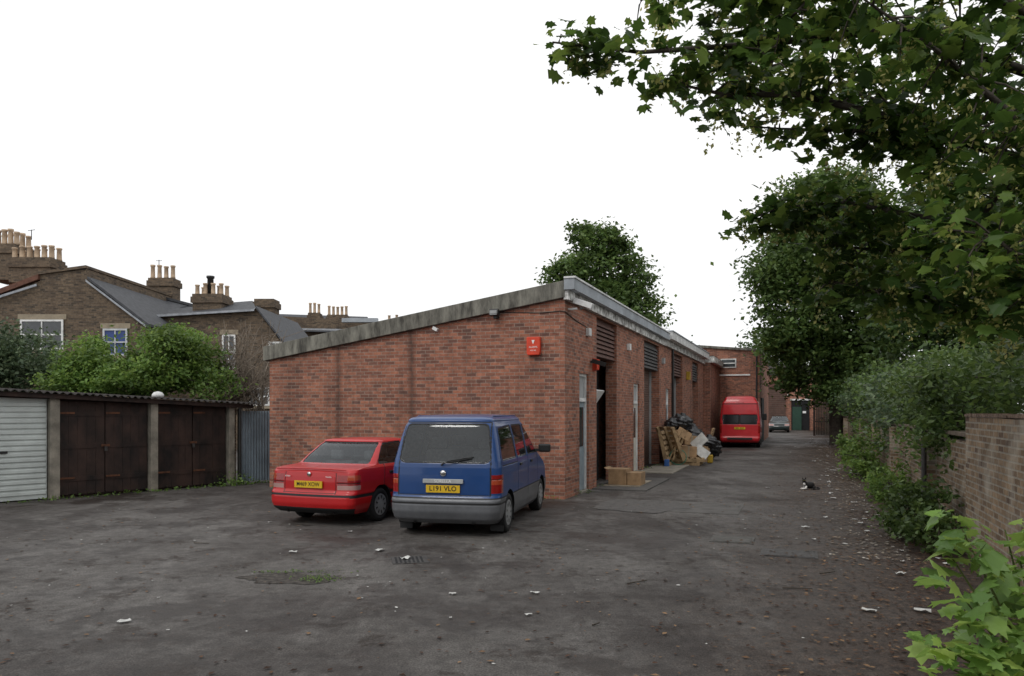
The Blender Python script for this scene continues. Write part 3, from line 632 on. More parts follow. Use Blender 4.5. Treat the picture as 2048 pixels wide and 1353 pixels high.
    box('floor',xr_axle+wr+.1,xf_axle-wr-.1,-W0+.09,W0-.09,.24,.3,DARK,par)
    box('rear_floor',.2,xr_axle-wr+.0,-W0+.2,W0-.2,.3,.36,DARK,par)
    for s in (-1,1): tubes('exhaust' if s<0 else 'tow_bracket',[([(.1,s*.45,.22),(.6,s*.45,.24)],[.025,.025])],IRON,par)
    return par
def seat(par,x,y,zb,zt,w=.46):
    box('seat_back',x-.07,x+.07,y-w/2,y+w/2,zb,zt,SEAT,par,bevel=.05,rot=Matrix.Rotation(-.2,3,'Y'))
    box('head_restraint',x-.14,x-.05,y-.13,y+.13,zt+.02,zt+.19,SEAT,par,bevel=.04); box('seat_base',x,x+.5,y-w/2,y+w/2,zb-.2,zb,SEAT,par,bevel=.04)
BLUE=M('blue_car_paint',(.006,.045,.17),.38,var=.08,scale=2,coat=.45); SILV=M('silver_grey_paint',(.13,.135,.145),.45,metal=.3,var=.15,coat=.2)
def cls_mpv(C,n):
    x,y,z=C.T; mi=np.zeros(len(C),int); side=np.abs(n[:,1])>.55; rear=(n[:,0]<-.35); front=n[:,0]>.3; ay=np.abs(y)
    mi[(z<.585)]=1
    mi[(np.abs(z-.585)<.008)]=3
    wins=[[(.42,1.17),(.52,1.56),(1.30,1.60),(1.30,1.17)],[(1.48,1.17),(1.48,1.60),(2.12,1.60),(2.12,1.17)],[(2.30,1.17),(2.30,1.60),(2.62,1.58),(3.04,1.17)]]
    for w_ in wins:
        q=sdf(w_,x,z); mi[side&(q<.05)&(q>.03)]=3; mi[side&(q<=.03)]=2
    q=sdf([(-.62,1.19),(-.56,1.59),(.56,1.59),(.62,1.19)],y,z); 
    mi[rear&(q<.095)&(q>.075)]=3; mi[rear&(q<=.075)]=2
    q=sdf([(-.62,1.15),(-.5,1.62),(.5,1.62),(.62,1.15)],y,z); mi[front&(q<.06)]=2
    sm=np.full(len(C),9.)
    for s in ((1.40,.6,1.40,1.64),(2.21,.45,2.21,1.64),(3.15,.5,3.05,1.15),(.34,1.05,1.40,1.05)):
        sm=np.minimum(sm,segd(*s,x,z))
    mi[side&(sm<.008)&(mi<2)]=3
    sr=np.full(len(C),9.)
    for s in ((-.71,.62,-.71,1.1),(.71,.62,.71,1.1),(-.71,1.1,-.67,1.7),(.71,1.1,.67,1.7),(-.71,.63,.71,.63),(-.66,1.7,.66,1.7)): sr=np.minimum(sr,segd(*s,y,z))
    mi[rear&(sr<.008)&(mi<2)]=3
    lz=(z>.66)&(z<.93)&(ay>.72)&(x<.32); mi[lz]=4; mi[lz&(z>.78)&(z<.86)]=5; mi[lz&(np.abs(z-.86)<.006)]=3
    mi[(z>.66)&(z<.93)&(ay>.715)&(ay<.726)&(x<.2)]=3
    mi[(z>.68)&(z<.84)&front&(ay>.45)]=6; mi[(z>.66)&(z<.76)&front&(ay<.4)]=3
    mi[(np.abs(z-.50)<.012)&(side|rear)&(x<.6)]=3
    return mi
mpv_prof=[(.20,.14,4.12,.76),(.27,.04,4.24,.82),(.38,0,4.29,.845),(.54,0,4.30,.85),(.59,.03,4.27,.852),(.62,.055,4.24,.848),(.80,.06,4.18,.85),(.92,.065,3.98,.85),(1.03,.075,3.66,.845),(1.13,.095,3.42,.83),(1.45,.18,2.95,.765),(1.64,.245,2.66,.715),(1.705,.28,2.55,.68)]
van=vehicle('blue_people_carrier',mpv_prof,1.815,12.5,(-.86,12.15),.78,3.5,.305,[BLUE,SILV,GL,RUB,LAMPR,LAMPO,LAMPW],cls_mpv)
def vehicle_parts_mpv(p):
    for x in (1.15,2.3):
        for y in (-.4,.38): seat(p,x,y,.75,1.25)
    box('dashboard',2.9,3.3,-.7,.7,.8,1.08,BLACKP,p,bevel=.05); box('boot_floor',.2,1.0,-.7,.7,.55,.6,SEAT,p)
    tubes('steering_wheel',[([(2.75+.05*math.sin(a),-.38+.19*math.cos(a),1.08+.18*math.sin(a)) for a in np.linspace(0,2*math.pi,17)],[.014]*17)],BLACKP,p,6)
    box('number_plate',.035,.05,-.26,.26,.665,.775,PLY,p); text('plate_text','L191 VLO',.098,BLT,tback(.033,0,.722),p,ext=.001,sx=1.0,bold=.0014,spacing=1.03)
    box('tailgate_garnish',.03,.06,-.31,.31,.80,.865,GREYP,p,bevel=.008); text('model_lettering','SORELLA',.062,WTXT,tback(.027,0,.832),p,ext=.001,sx=1.05)
    lathe('badge',[(.045,0),(.045,.012),(.01,.014)],CHR,p,20,(0,0,0)).matrix_local=Matrix.Translation((.058,0,.95))@Matrix.Rotation(-math.pi/2,4,'Y')
    tubes('rear_wiper',[([(.06,0.03,1.07),(.04,-.02,1.10),(.105,-.42,1.17)],[.014,.012,.008]),([(.085,-.05,1.125),(.115,-.45,1.19)],[.009,.007])],RUB,p,6)
    for s in (-1,1):
        box('door_mirror',2.98,3.08,s*.88 if s>0 else -1.10,1.10 if s>0 else -.88,1.12,1.27,BLACKP,p,bevel=.03)
        box('mirror_arm',3.0,3.06,.80 if s>0 else -.9,.9 if s>0 else -.80,1.13,1.18,BLACKP,p)
        for xx in (2.42,1.52): box('door_handle',xx,xx+.13,(.84 if s>0 else -.868),(.868 if s>0 else -.84),.98,1.02,BLACKP,p,bevel=.006)
        tubes('roof_rail',[([(.45,s*.60,1.745),(.7,s*.60,1.79),(2.3,s*.58,1.79),(2.6,s*.56,1.75)],[.012]*4)],BLUE,p,8)
    box('mud_flap',.45,.47,-.82,-.62,.06,.3,RUB,p); box('mud_flap',.45,.47,.62,.82,.06,.3,RUB,p)
vehicle_parts_mpv(van)
RED=M('red_car_paint',(.44,.008,.010),.38,var=.08,scale=2,coat=.45)
def cls_saloon(C,n):
    x,y,z=C.T; mi=np.zeros(len(C),int); side=np.abs(n[:,1])>.5; rear=(n[:,0]<-.25); front=n[:,0]>.25; ay=np.abs(y)
    wins=[[(.98,1.0),(1.28,1.27),(1.86,1.29),(1.90,1.0)],[(2.02,1.0),(1.98,1.29),(2.2,1.27),(2.62,1.0)]]
    gh=(z>.965)
    for w_ in wins:
        q=sdf(w_,x,z); mi[side&gh&(q<.042)&(q>.022)]=3; mi[side&gh&(q<=.022)]=2
    q=sdf([(-.62,1.02),(-.53,1.27),(.53,1.27),(.62,1.02)],y,z); m_=rear&(z>.98); mi[m_&(q<.055)&(q>.04)]=3; mi[m_&(q<=.04)]=2
    m_=front&(z>.98); mi[m_&(q<.055)]=2
    sm=np.full(len(C),9.)
    for s in ((1.94,.28,1.94,1.3),(1.02,.62,1.08,.98),(2.98,.3,2.95,.9),(1.02,.62,1.25,.5)): sm=np.minimum(sm,segd(*s,x,z))
    mi[side&(sm<.008)&(mi==0)]=3
    sr=np.full(len(C),9.)
    for s in ((-.50,.53,-.50,.86),(.50,.53,.50,.86),(-.50,.54,.50,.54)): sr=np.minimum(sr,segd(*s,y,z))
    mi[rear&(sr<.008)&(x<.3)]=3
    lz=(z>.60)&(z<.83)&(ay>.52)&(x<.30); mi[lz]=4; mi[lz&(z<.665)]=6; mi[lz&(z>.75)&(ay>.70)]=5; mi[lz&(np.abs(z-.70)<.007)]=3
    mi[(z>.475)&(z<.515)&((x<.75)|(x>3.6))]=3
    mi[side&(z>.47)&(z<.52)]=3
    mi[(z<.30)&(x<.5)&rear]=3
    mi[(z>.58)&(z<.72)&front&(ay>.45)&(x>3.5)]=6; mi[(z>.6)&(z<.7)&front&(ay<.4)&(x>3.5)]=3
    return mi
sal_prof=[(.20,.12,4.05,.75),(.27,.03,4.16,.80),(.36,0,4.2,.825),(.50,0,4.2,.83),(.54,.02,4.18,.832),(.57,.05,4.15,.828),(.72,.05,4.08,.83),(.80,.06,3.92,.825),(.87,.075,3.5,.818),(.915,.11,3.2,.81),(.935,.25,3.12,.80),(.955,.62,3.05,.785),(.97,.70,3.0,.775),(1.10,.86,2.78,.72),(1.26,1.10,2.48,.655),(1.315,1.2,2.36,.615)]
car=vehicle('red_saloon_car',sal_prof,1.385,22,(-2.98,13.45),.93,3.36,.285,[RED,RED,GL,RUB,LAMPR,LAMPO,LAMPW],cls_saloon,rc=(.13,.3),bulge=(.07,.16))
def saloon_parts(p,plate='M469 XOW',detail=True):
    seat(p,1.45,-.35,.6,.98,.6); seat(p,1.45,.35,.6,.98,.6); seat(p,2.2,-.36,.6,1.02); seat(p,2.2,.36,.6,1.02)
    box('parcel_shelf',.85,1.35,-.6,.6,.90,.93,SEAT,p); box('dashboard',2.75,3.0,-.6,.6,.7,.93,BLACKP,p,bevel=.04)
    box('number_plate',.022,.04,-.27,.27,.62,.73,PLY,p); text('plate_text',plate,.092,BLT,tback(.020,0,.676),p,ext=.001,sx=.93,bold=.0006,spacing=1.04)
    if detail:
        text('model_lettering','SONIA',.035,WTXT,tback(.048,.42,.80),p,ext=.001); text('trim_lettering','TOURER',.03,WTXT,tback(.048,-.38,.80),p,ext=.001)
        lathe('badge',[(.035,0),(.035,.01),(.01,.012)],CHR,p,20).matrix_local=Matrix.Translation((.055,0,.84))@Matrix.Rotation(-math.pi/2,4,'Y')
        tubes('boot_lip',[([(.10,.68,.915),(.085,.4,.925),(.08,0,.928),(.085,-.4,.925),(.10,-.68,.915)],[.010]*5)],RED,p,8)
    for s in (-1,1):
        box('door_mirror',2.62,2.72,(.80 if s>0 else -.98),(.98 if s>0 else -.80),.96,1.07,RUB,p,bevel=.02)
        for xx in (1.2,2.08): box('door_handle',xx,xx+.12,(.815 if s>0 else -.842),(.842 if s>0 else -.815),.80,.84,RUB,p,bevel=.006)
saloon_parts(car)
DG=M('dark_green_paint',(.02,.035,.035),.3,coat=.8,var=.05)
car2=vehicle('dark_saloon_car',sal_prof,1.385,200,tuple(LW(2.9,56.5)[:2]),.93,3.36,.285,[DG,DG,GL,RUB,LAMPR,LAMPO,LAMPW],cls_saloon,cell=.035,rc=(.13,.3),bulge=(.07,.16))
seat(car2,1.45,.35,.6,.98,.6)
def cls_van(C,n):
    x,y,z=C.T; mi=np.zeros(len(C),int); side=np.abs(n[:,1])>.6; rear=(n[:,0]<-.4); front=n[:,0]>.3; ay=np.abs(y)
    mi[z<.5]=1
    for s in (-1,1):
        q=sdf([(s*.07,1.22),(s*.07,1.62),(s*.72,1.62),(s*.76,1.22)],y,z); mi[rear&(q<.06)]=3; mi[rear&(q<.04)]=2
    mi[rear&(z>1.2)&(z<1.66)&(ay<.80)&(mi==0)&(ay>.05)]=3
    mi[rear&(ay<.014)&(z>.5)&(z<2.2)]=3; mi[rear&(np.abs(z-2.2)<.014)]=3; mi[rear&(np.abs(ay-.83)<.012)&(z>.5)&(z<2.2)]=3
    mi[(z>.75)&(z<1.25)&(ay>.86)&(x<.15)]=4; mi[(z>1.1)&(z<1.18)&(ay>.86)&(x<.15)]=5
    q=sdf([(3.7,1.3),(3.7,1.75),(4.0,1.75),(4.4,1.3)],x,z); mi[side&(q<.05)]=2
    q=sdf([(-.75,1.3),(-.7,1.8),(.7,1.8),(.75,1.3)],y,z); mi[front&(q<.05)]=2
    mi[rear&(z>2.25)&(z<2.29)&(ay<.2)]=4
    return mi
van_prof=[(.28,.10,4.85,.88),(.36,.02,4.95,.94),(.5,0,5.0,.96),(.56,.05,4.98,.965),(.9,.07,4.9,.975),(1.1,.08,4.6,.975),(1.25,.085,4.45,.97),(1.9,.14,3.95,.92),(2.25,.18,3.6,.86),(2.3,.22,3.5,.83),(2.42,.28,3.35,.74)]
VR=M('red_van_paint',(.48,.012,.018),.38,var=.08,coat=.45)
VGL=M('van_window',(.012,.013,.015),.15,var=.2,spec=.4)
tv=vehicle('red_panel_van',van_prof,2.62,19,(11.35+.3,39.5),.95,4.0,.34,[VR,VR,VGL,RUB,LAMPR,LAMPO,LAMPW],cls_van,cell=.028,rc=(.10,.3),bulge=(.03,.12))
box('number_plate',.045,.07,-.26,.26,.93,1.04,PLY,tv); text('plate_text','S881 RGX',.095,BLT,tback(.043,0,.985),tv,ext=.001,sx=.98,bold=.001)
box('step_bumper',-.06,.1,-.6,.6,.42,.52,BLACKP,tv,bevel=.01)
for s in (-1,1): box('door_mirror',4.05,4.2,(1.0 if s>0 else -1.22),(1.22 if s>0 else -1.0),1.35,1.7,BLACKP,tv,bevel=.03)
box('mirror_arm',4.1,4.15,.9,1.05,1.45,1.5,BLACKP,tv)
for s in (-1,1): tubes('roof_gutter',[([(.3,s*.80,2.36),(3.4,s*.80,2.36)],[.012]*2)],VR,tv,6)

# ------------------------------------------------------------ ground objects
def cover(name,px,py,w_,l_,rot,mat=IRON,bars=0,moss=False):
    x,y=G(px,py); e=empty(name,(x,y,0),rot)
    box('frame',-w_/2,w_/2,-l_/2,l_/2,.001,.008,mat,e)
    if bars:
        for i in range(bars):
            a=-w_/2+.04+(w_-.08)*i/bars; box('slot',a,a+(w_-.08)/bars*.5,-l_/2+.04,l_/2-.04,.0085,.011,DARK,e)
    else: box('lid',-w_/2+.04,w_/2-.04,-l_/2+.04,l_/2-.04,.0085,.014,mat,e,bevel=.003)
    return e
cover('drain_grate',820,1121,.45,.45,.2,bars=7)
def patch(name,px,py,rx,ry,mat,z=.005,seed=1):
    r_=np.random.default_rng(seed); x,y=G(px,py); n=40; V=[(x,y,z)]
    ph=r_.uniform(0,6,4)
    for i in range(n):
        a=2*math.pi*i/n; k=1+.16*math.sin(2*a+ph[0])+.12*math.sin(5*a+ph[1])+.07*math.sin(11*a+ph[2]); V.append((x+rx*k*math.cos(a),y+ry*k*math.sin(a),z))
    mesh(name,V,[(0,1+i,1+(i+1)%n) for i in range(n)],mat,recalc=False)
patch('sunken_patch',575,1158,.50,.28,M('gravelly_patch',(.030,.026,.022),.95,var=.6,scale=18,bump=1,bscale=50,col2=(.06,.052,.045)))
patch('repair_patch',1290,1014,.9,.8,M('worn_tarmac',(.085,.08,.076),.9,var=.25,scale=9,bump=.5),seed=4,z=.010)
cover('manhole_cover',1465,1080,.6,.6,-.35,M('cover_grey',(.075,.072,.066),.8,var=.3,scale=8,bump=.4)); cover('manhole_cover',1578,1108,.7,.55,-.35)
cover('manhole_cover',1185,982,.45,.45,-.35,SLAB)
def tuft_pts(n,x,y,rx,ry,hz,rot=0):
    a=rng.normal(size=(n,3)); p=np.zeros((n,3)); p[:,0]=x+a[:,0]*rx; p[:,1]=y+a[:,1]*ry; p[:,2]=np.abs(a[:,2])*hz+.01; return p
x,y=G(640,1160); mp=[tuft_pts(160,x,y,.12,.1,.015)]; x,y=G(585,1146); mp.append(tuft_pts(120,x,y,.3,.03,.01))
leaves('moss_patch',np.concatenate(mp),.03,L_BUSH,flat=.6)
def litter():
    V=[];Fs=[]
    spots=[(586,1106,.08),(760,1103,.11),(812,1119,.11),(906,1190,.06),(1070,1188,.07),(248,1246,.08),(1738,1224,.10),(1057,1232,.05),(1845,1225,.11),(1936,1220,.09),(1800,1150,.09),(1690,1090,.05),(540,1046,.05),(700,1065,.05),(1830,1080,.1),(1790,1060,.09)]
    for i in range(130):
        t=rng.random(); y=-5+45*t**1.2; x=rng.uniform(5.1,6.5)- (rng.random()<.15)*rng.uniform(0,2); q=LW(x,y); spots.append((q,rng.uniform(.03,.11)))
    for i in range(120): spots.append(((rng.uniform(-8,5),rng.uniform(5,16)),rng.uniform(.010,.03)))
    for s in spots:
        if len(s)==3: x,y=G(s[0],s[1]); w_=s[2]
        else: x,y=s[0][0],s[0][1]; w_=s[1]
        o=len(V); a=rng.uniform(0,3)
        for i in range(4):
            for j in range(4):
                u=(i/3-.5)*w_*1.3;v=(j/3-.5)*w_*.8; V.append((x+u*math.cos(a)-v*math.sin(a),y+u*math.sin(a)+v*math.cos(a),.012+rng.random()*w_*.25))
        for i in range(3):
            for j in range(3): Fs.append((o+i*4+j,o+i*4+j+1,o+i*4+j+5,o+i*4+j+4))
    mesh('paper_litter',V,Fs,PAPER,recalc=False)
litter()
pts=[]
for i in range(15000):
    t=rng.random(); y=-14+50*t**1.25; w_=abs(rng.normal())*1.35; x=6.6-w_
    if x>1.5: q=LW(x,y); pts.append((q[0],q[1],.012+rng.random()*.014))
for i in range(1500): pts.append((rng.uniform(-8,6),rng.uniform(5,17),.012))
leaves('leaf_litter',pts,.042,L_DEAD,flat=.92,vs=.65)
pts=[]
for i in range(2400):
    y=-5+37*rng.random()**1.2; q=LW(6.0-abs(rng.normal())*.5,y); pts.append((q[0],q[1],.014+rng.random()*.02))
leaves('pale_leaf_litter',pts,.05,leafmat('pale_dead_leaves',(.12,.09,.06),(.22,.18,.13),(.4,.38,.34),.1,.9),flat=.9,vs=.6)
tubes('fallen_sticks',[([(G(px,py)[0],G(px,py)[1],.015),(G(px+dx,py+dy)[0],G(px+dx,py+dy)[1],.02)],[.008,.005]) for px,py,dx,dy in ((1565,1178,60,4),(1255,1170,40,-6),(388,1088,30,2),(1745,1085,30,6),(1185,1254,14,-4),(1790,1130,24,14),(1640,1150,30,-3))],BARK,None,5)

JP=empty('rubbish_pile',(A[0],A[1],0),ROT)
def pallet(par,o,rot,mat=WOOD):
    def T(x0,x1,y0,y1,z0,z1):
        ob=box('pallet_slat',x0,x1,y0,y1,z0,z1,mat,par); ob.matrix_local=Matrix.Translation(o)@rot.to_4x4()
    for i in range(7): T(-.6+i*.18,-.6+i*.18+.11,-.5,.5,.10,.122)
    for y in (-.5,-.05,.4): T(-.6,.59,y,y+.1,.02,.0995); T(-.6,.59,y,y+.1,0,.0195)
pallet(JP,(.85,11.7,0),Matrix.Identity(3)); pallet(JP,(.95,11.65,.125),Matrix.Rotation(.12,3,'Z'))
pallet(JP,(.30,10.75,.58),Matrix.Rotation(math.radians(78),3,'Y')@Matrix.Rotation(math.radians(0),3,'X'))
pallet(JP,(.42,11.05,.72),Matrix.Rotation(.75,3,'Z')@Matrix.Rotation(math.radians(68),3,'Y'))
for cx_,cy_,cz_,sx_,sy_,sz_,r_ in ((.35,11.9,.5,.26,.35,.24,.1),(.95,11.75,.45,.28,.25,.19,.3),(.4,12.1,.98,.24,.3,.2,-.15),(.95,12.3,.82,.24,.22,.17,.5),(1.3,12.3,.42,.2,.25,.16,-.4),(.55,12.9,.3,.35,.3,.3,.2),(1.1,13.4,.3,.3,.3,.3,.6),(.5,13.3,.85,.3,.25,.22,.35)):
    box('cardboard_box',cx_-sx_,cx_+sx_,cy_-sy_,cy_+sy_,cz_-sz_,cz_+sz_,CARD,JP,rot=Matrix.Rotation(r_,3,'Z')@Matrix.Rotation(r_*.25,3,'Y'))
    box('carton_tape',cx_-.025,cx_+.025,cy_-sy_-.003,cy_+sy_+.003,cz_-sz_-.002,cz_+sz_+.003,STONE,JP,rot=Matrix.Rotation(r_,3,'Z')@Matrix.Rotation(r_*.25,3,'Y'))
for i in range(12):
    x=rng.uniform(.3,1.5); y=rng.uniform(11.2,13.5); z=rng.uniform(.3,1.2)*(1.3-x*.45); s=rng.uniform(.12,.3)
    box('flattened_carton',x-s,x+s,y-.015,y+.015,z-s*.7,z+s*.6,CARD if i%3 else PAPER,JP,rot=Matrix.Rotation(rng.uniform(-.9,.9),3,'X')@Matrix.Rotation(rng.uniform(-.9,.9),3,'Y')@Matrix.Rotation(rng.uniform(-.7,.7),3,'Z'))
def bag(par,x,y,z,r):
    bm=bmesh.new(); bmesh.ops.create_icosphere(bm,subdivisions=4,radius=r); 
    ph=rng.uniform(0,6,6)
    for v in bm.verts:
        d=v.co.normalized(); k=1+.10*math.sin(7*d.x+ph[0])*math.sin(6*d.y+ph[1])+.07*math.sin(14*d.z+ph[2]+5*d.x)+.05*math.sin(22*d.y+ph[3]+9*d.z)
        k*=1-.25*max(0,d.z-.6)*2; v.co*=k; v.co.z*=.85
        if d.z>.93: v.co.z+=r*.25
    me=bpy.data.meshes.new('bag'); bm.to_mesh(me); bm.free(); me.materials.append(BAG)
    for q in me.polygons: q.use_smooth=True
    o=bpy.data.objects.new('refuse_bag',me); link(o,par); o.location=(x,y,z)
for b in ((.5,12.6,1.42,.34),(.95,13.2,.95,.38),(1.4,14.3,.45,.45),(.5,13.6,1.4,.38),(1.0,14.8,.4,.42),(.35,12.0,1.38,.24),(1.5,13.5,.7,.3),(.5,14.5,1.1,.45)): bag(JP,*b)
box('yellow_canister',1.55,1.73,12.4,12.65,.02,.30,YEL,JP,bevel=.03); box('blue_can',.4,.55,10.2,10.35,.0,.25,BLUEP,JP,bevel=.02)
tubes('hose_coil',[([(.75+.28*math.cos(a),10.9,.3+.26*math.sin(a)) for a in np.linspace(0,12,50)],[.014]*50)],M('green_hose',(.03,.2,.14),.5),JP,6)
box('leaning_board',1.3,1.36,14.9,15.6,0,1.2,CARD,JP,rot=Matrix.Rotation(.25,3,'Y'))
for i in range(7): tubes('timber_offcut',[([(.3+rng.random()*.5,10.4+rng.random()*2,.2),(.6+rng.random()*.6,10.8+rng.random()*2,.9+rng.random()*.5)],[.025,.025])],WOOD,JP,5)
B1=empty('cardboard_box',LW(.45,3.4),ROT)
for i,(a,b_,h) in enumerate(((-.25,.2,.38),(.22,.55,.3))):
    box('carton',a,b_,-.3,.3,.05,.05+h,CARD,B1)
    box('flap',a-.12,a-.0,-.3,.3,.05+h,.06+h,CARD,B1,rot=Matrix.Rotation(.4,3,'Y'))
def cat():
    x,y=G(1617,979); e=empty('black_cat',(x,y,0),math.radians(0))
    BK=M('black_fur',(.010,.009,.009),.75,var=.3,scale=30); WF=M('white_fur',(.7,.68,.66),.8,var=.1)
    def skin(nm,pts,rad,edges,mat):
        me=bpy.data.meshes.new(nm); me.from_pydata(pts,edges,[])
        me.materials.append(mat)
        o=bpy.data.objects.new(nm,me); link(o,e); s=o.modifiers.new('s','SKIN'); s.use_smooth_shade=True; q=o.modifiers.new('q','SUBSURF'); q.levels=q.render_levels=2
        if not me.skin_vertices:
            bm=bmesh.new(); bm.from_mesh(me); bm.verts.layers.skin.verify(); bm.to_mesh(me); bm.free()
        for i,r in enumerate(rad): me.skin_vertices[0].data[i].radius=(r,r)
        me.skin_vertices[0].data[0].use_root=True
    skin('body',[(.14,.02,.085),(.06,0,.095),(-.04,-.01,.10),(-.10,-.03,.13),(-.125,-.05,.185),(-.14,-.08,.20)],[.075,.09,.082,.065,.042,.03],[(0,1),(1,2),(2,3),(3,4),(4,5)],BK)
    skin('head',[(-.12,-.045,.215),(-.135,-.07,.215),(-.15,-.10,.203)],[.042,.045,.022],[(0,1),(1,2)],BK)
    skin('tail',[(.20,.03,.05),(.25,-.03,.025),(.20,-.11,.02),(.10,-.14,.02)],[.022,.018,.015,.01],[(0,1),(1,2),(2,3)],BK)
    skin('hind_leg',[(.13,-.06,.07),(.08,-.10,.04),(.12,-.12,.022),(.05,-.13,.02)],[.05,.04,.02,.018],[(0,1),(1,2),(2,3)],BK)
    for s in (-1,1): skin('foreleg',[(-.08,s*.04-.03,.09),(-.10,s*.045-.06,.03),(-.17,s*.04-.09,.022),(-.21,s*.04-.10,.02)],[.03,.022,.019,.02],[(0,1),(1,2),(2,3)],WF if s<0 else WF)
    skin('chest_patch',[(-.125,-.075,.10),(-.14,-.09,.14),(-.14,-.095,.165)],[.035,.03,.02],[(0,1),(1,2)],WF)
    EY=M('cat_eye',(.4,.35,.05),.2)
    for s in (-1,1):
        bx=-.125+s*.03; mesh('ear',[(bx-.018,-.06,.245),(bx+.018,-.06,.245),(bx,-.045,.24),(bx+s*.006,-.058,.295)],[(0,1,3),(1,2,3),(2,0,3)],BK,e)
        lathe('eye',[(.001,-.004),(.006,-.002),(.006,.002),(.001,.004)],EY,e,10,(-.142+s*.018,-.112,.218),'y')
cat()

# ------------------------------------------------------------ trees & plants
def tree(name,base,blobs,ncl,cr,per,ls,mat,trunk_r,top,limbs=14,flat=.3,inner=.15,lo=.72):
    e=empty(name); pts,cl=crown(blobs,ncl,cr,per,inner,lo)
    pts=pts[pts[:,2]>.05]
    leaves('foliage',pts,ls,mat,e,flat=flat)
    B=Vector(base); T=Vector(top); sp=[([B,B.lerp(T,.35)+Vector((.1,0,0)),B.lerp(T,.7),T],[trunk_r,trunk_r*.8,trunk_r*.5,trunk_r*.15])]
    for i in range(limbs):
        q=Vector(cl[rng.integers(len(cl))]); s=B.lerp(T,rng.uniform(.3,.85)); mid=s.lerp(q,.5)+Vector((0,0,.1*(q-s).length))
        sp.append(([s,mid,q],[trunk_r*.35,trunk_r*.2,.02]))
    tubes('trunk_and_limbs',sp,BARK,e); return e
def Bl(px,py,d,r,rz=None,ry=None):
    s=d/F; return (P(px,py,d),(r*s,(ry or r)*s,(rz or r)*s))
tree('maple_tree',(6.8,60,0),[Bl(1200,560,60,70),Bl(1190,495,60,45),Bl(1150,555,59,50),Bl(1262,560,60,44),Bl(1210,620,60,95,60),Bl(1270,620,61,55),Bl(1128,600,59,40),Bl(1240,505,60,28),Bl(1158,472,60,24),Bl(1215,465,60,18),Bl(1115,555,59,22)],430,1.0,48,.34,L_TREE,.35,P(1200,480,60),18,lo=.6)
tree('sycamore_tree',(17.6,42,0),[Bl(1640,440,42,85),Bl(1580,530,41,78),Bl(1690,520,42,140),Bl(1600,640,41,85),Bl(1640,720,42,105,80),Bl(1740,640,42,120),Bl(1540,550,41,42),Bl(1555,670,41,45),Bl(1690,400,43,62),Bl(1590,395,42,38),Bl(1720,740,42,80),Bl(1640,370,42,28),Bl(1520,610,41,22)],1250,.9,52,.26,L_TREE,.4,P(1650,420,42),20,lo=.65)
tree('sycamore_tree',(21,30,0),[Bl(1850,500,30,110),Bl(1950,540,30,150),Bl(1870,640,30,120,90),Bl(2060,560,30,150),Bl(1930,420,31,90),Bl(2050,650,30,140)],850,.8,52,.22,L_DARK,.35,P(1900,420,30),14)
e=empty('distant_trees'); pts,_=crown([Bl(1500,705,95,22),Bl(1520,720,95,25),Bl(1360,700,90,20),Bl(1560,720,95,50,60),Bl(1640,740,95,60,50)],120,1.4,30); leaves('foliage',pts,.5,L_DARK,e,flat=.3)
e=empty('unseen_reflection_trees'); bb=[((x,-22+rng.uniform(-2,2),z),(3.2,2.5,2.8)) for x in range(-22,26,4) for z in (2.5,6.5)]  # unseen trees added behind camera to darken glass reflections and cut rear light
pts,_=crown(bb,900,1.2,22); leaves('foliage',pts,.7,L_DARK,e,flat=.3)
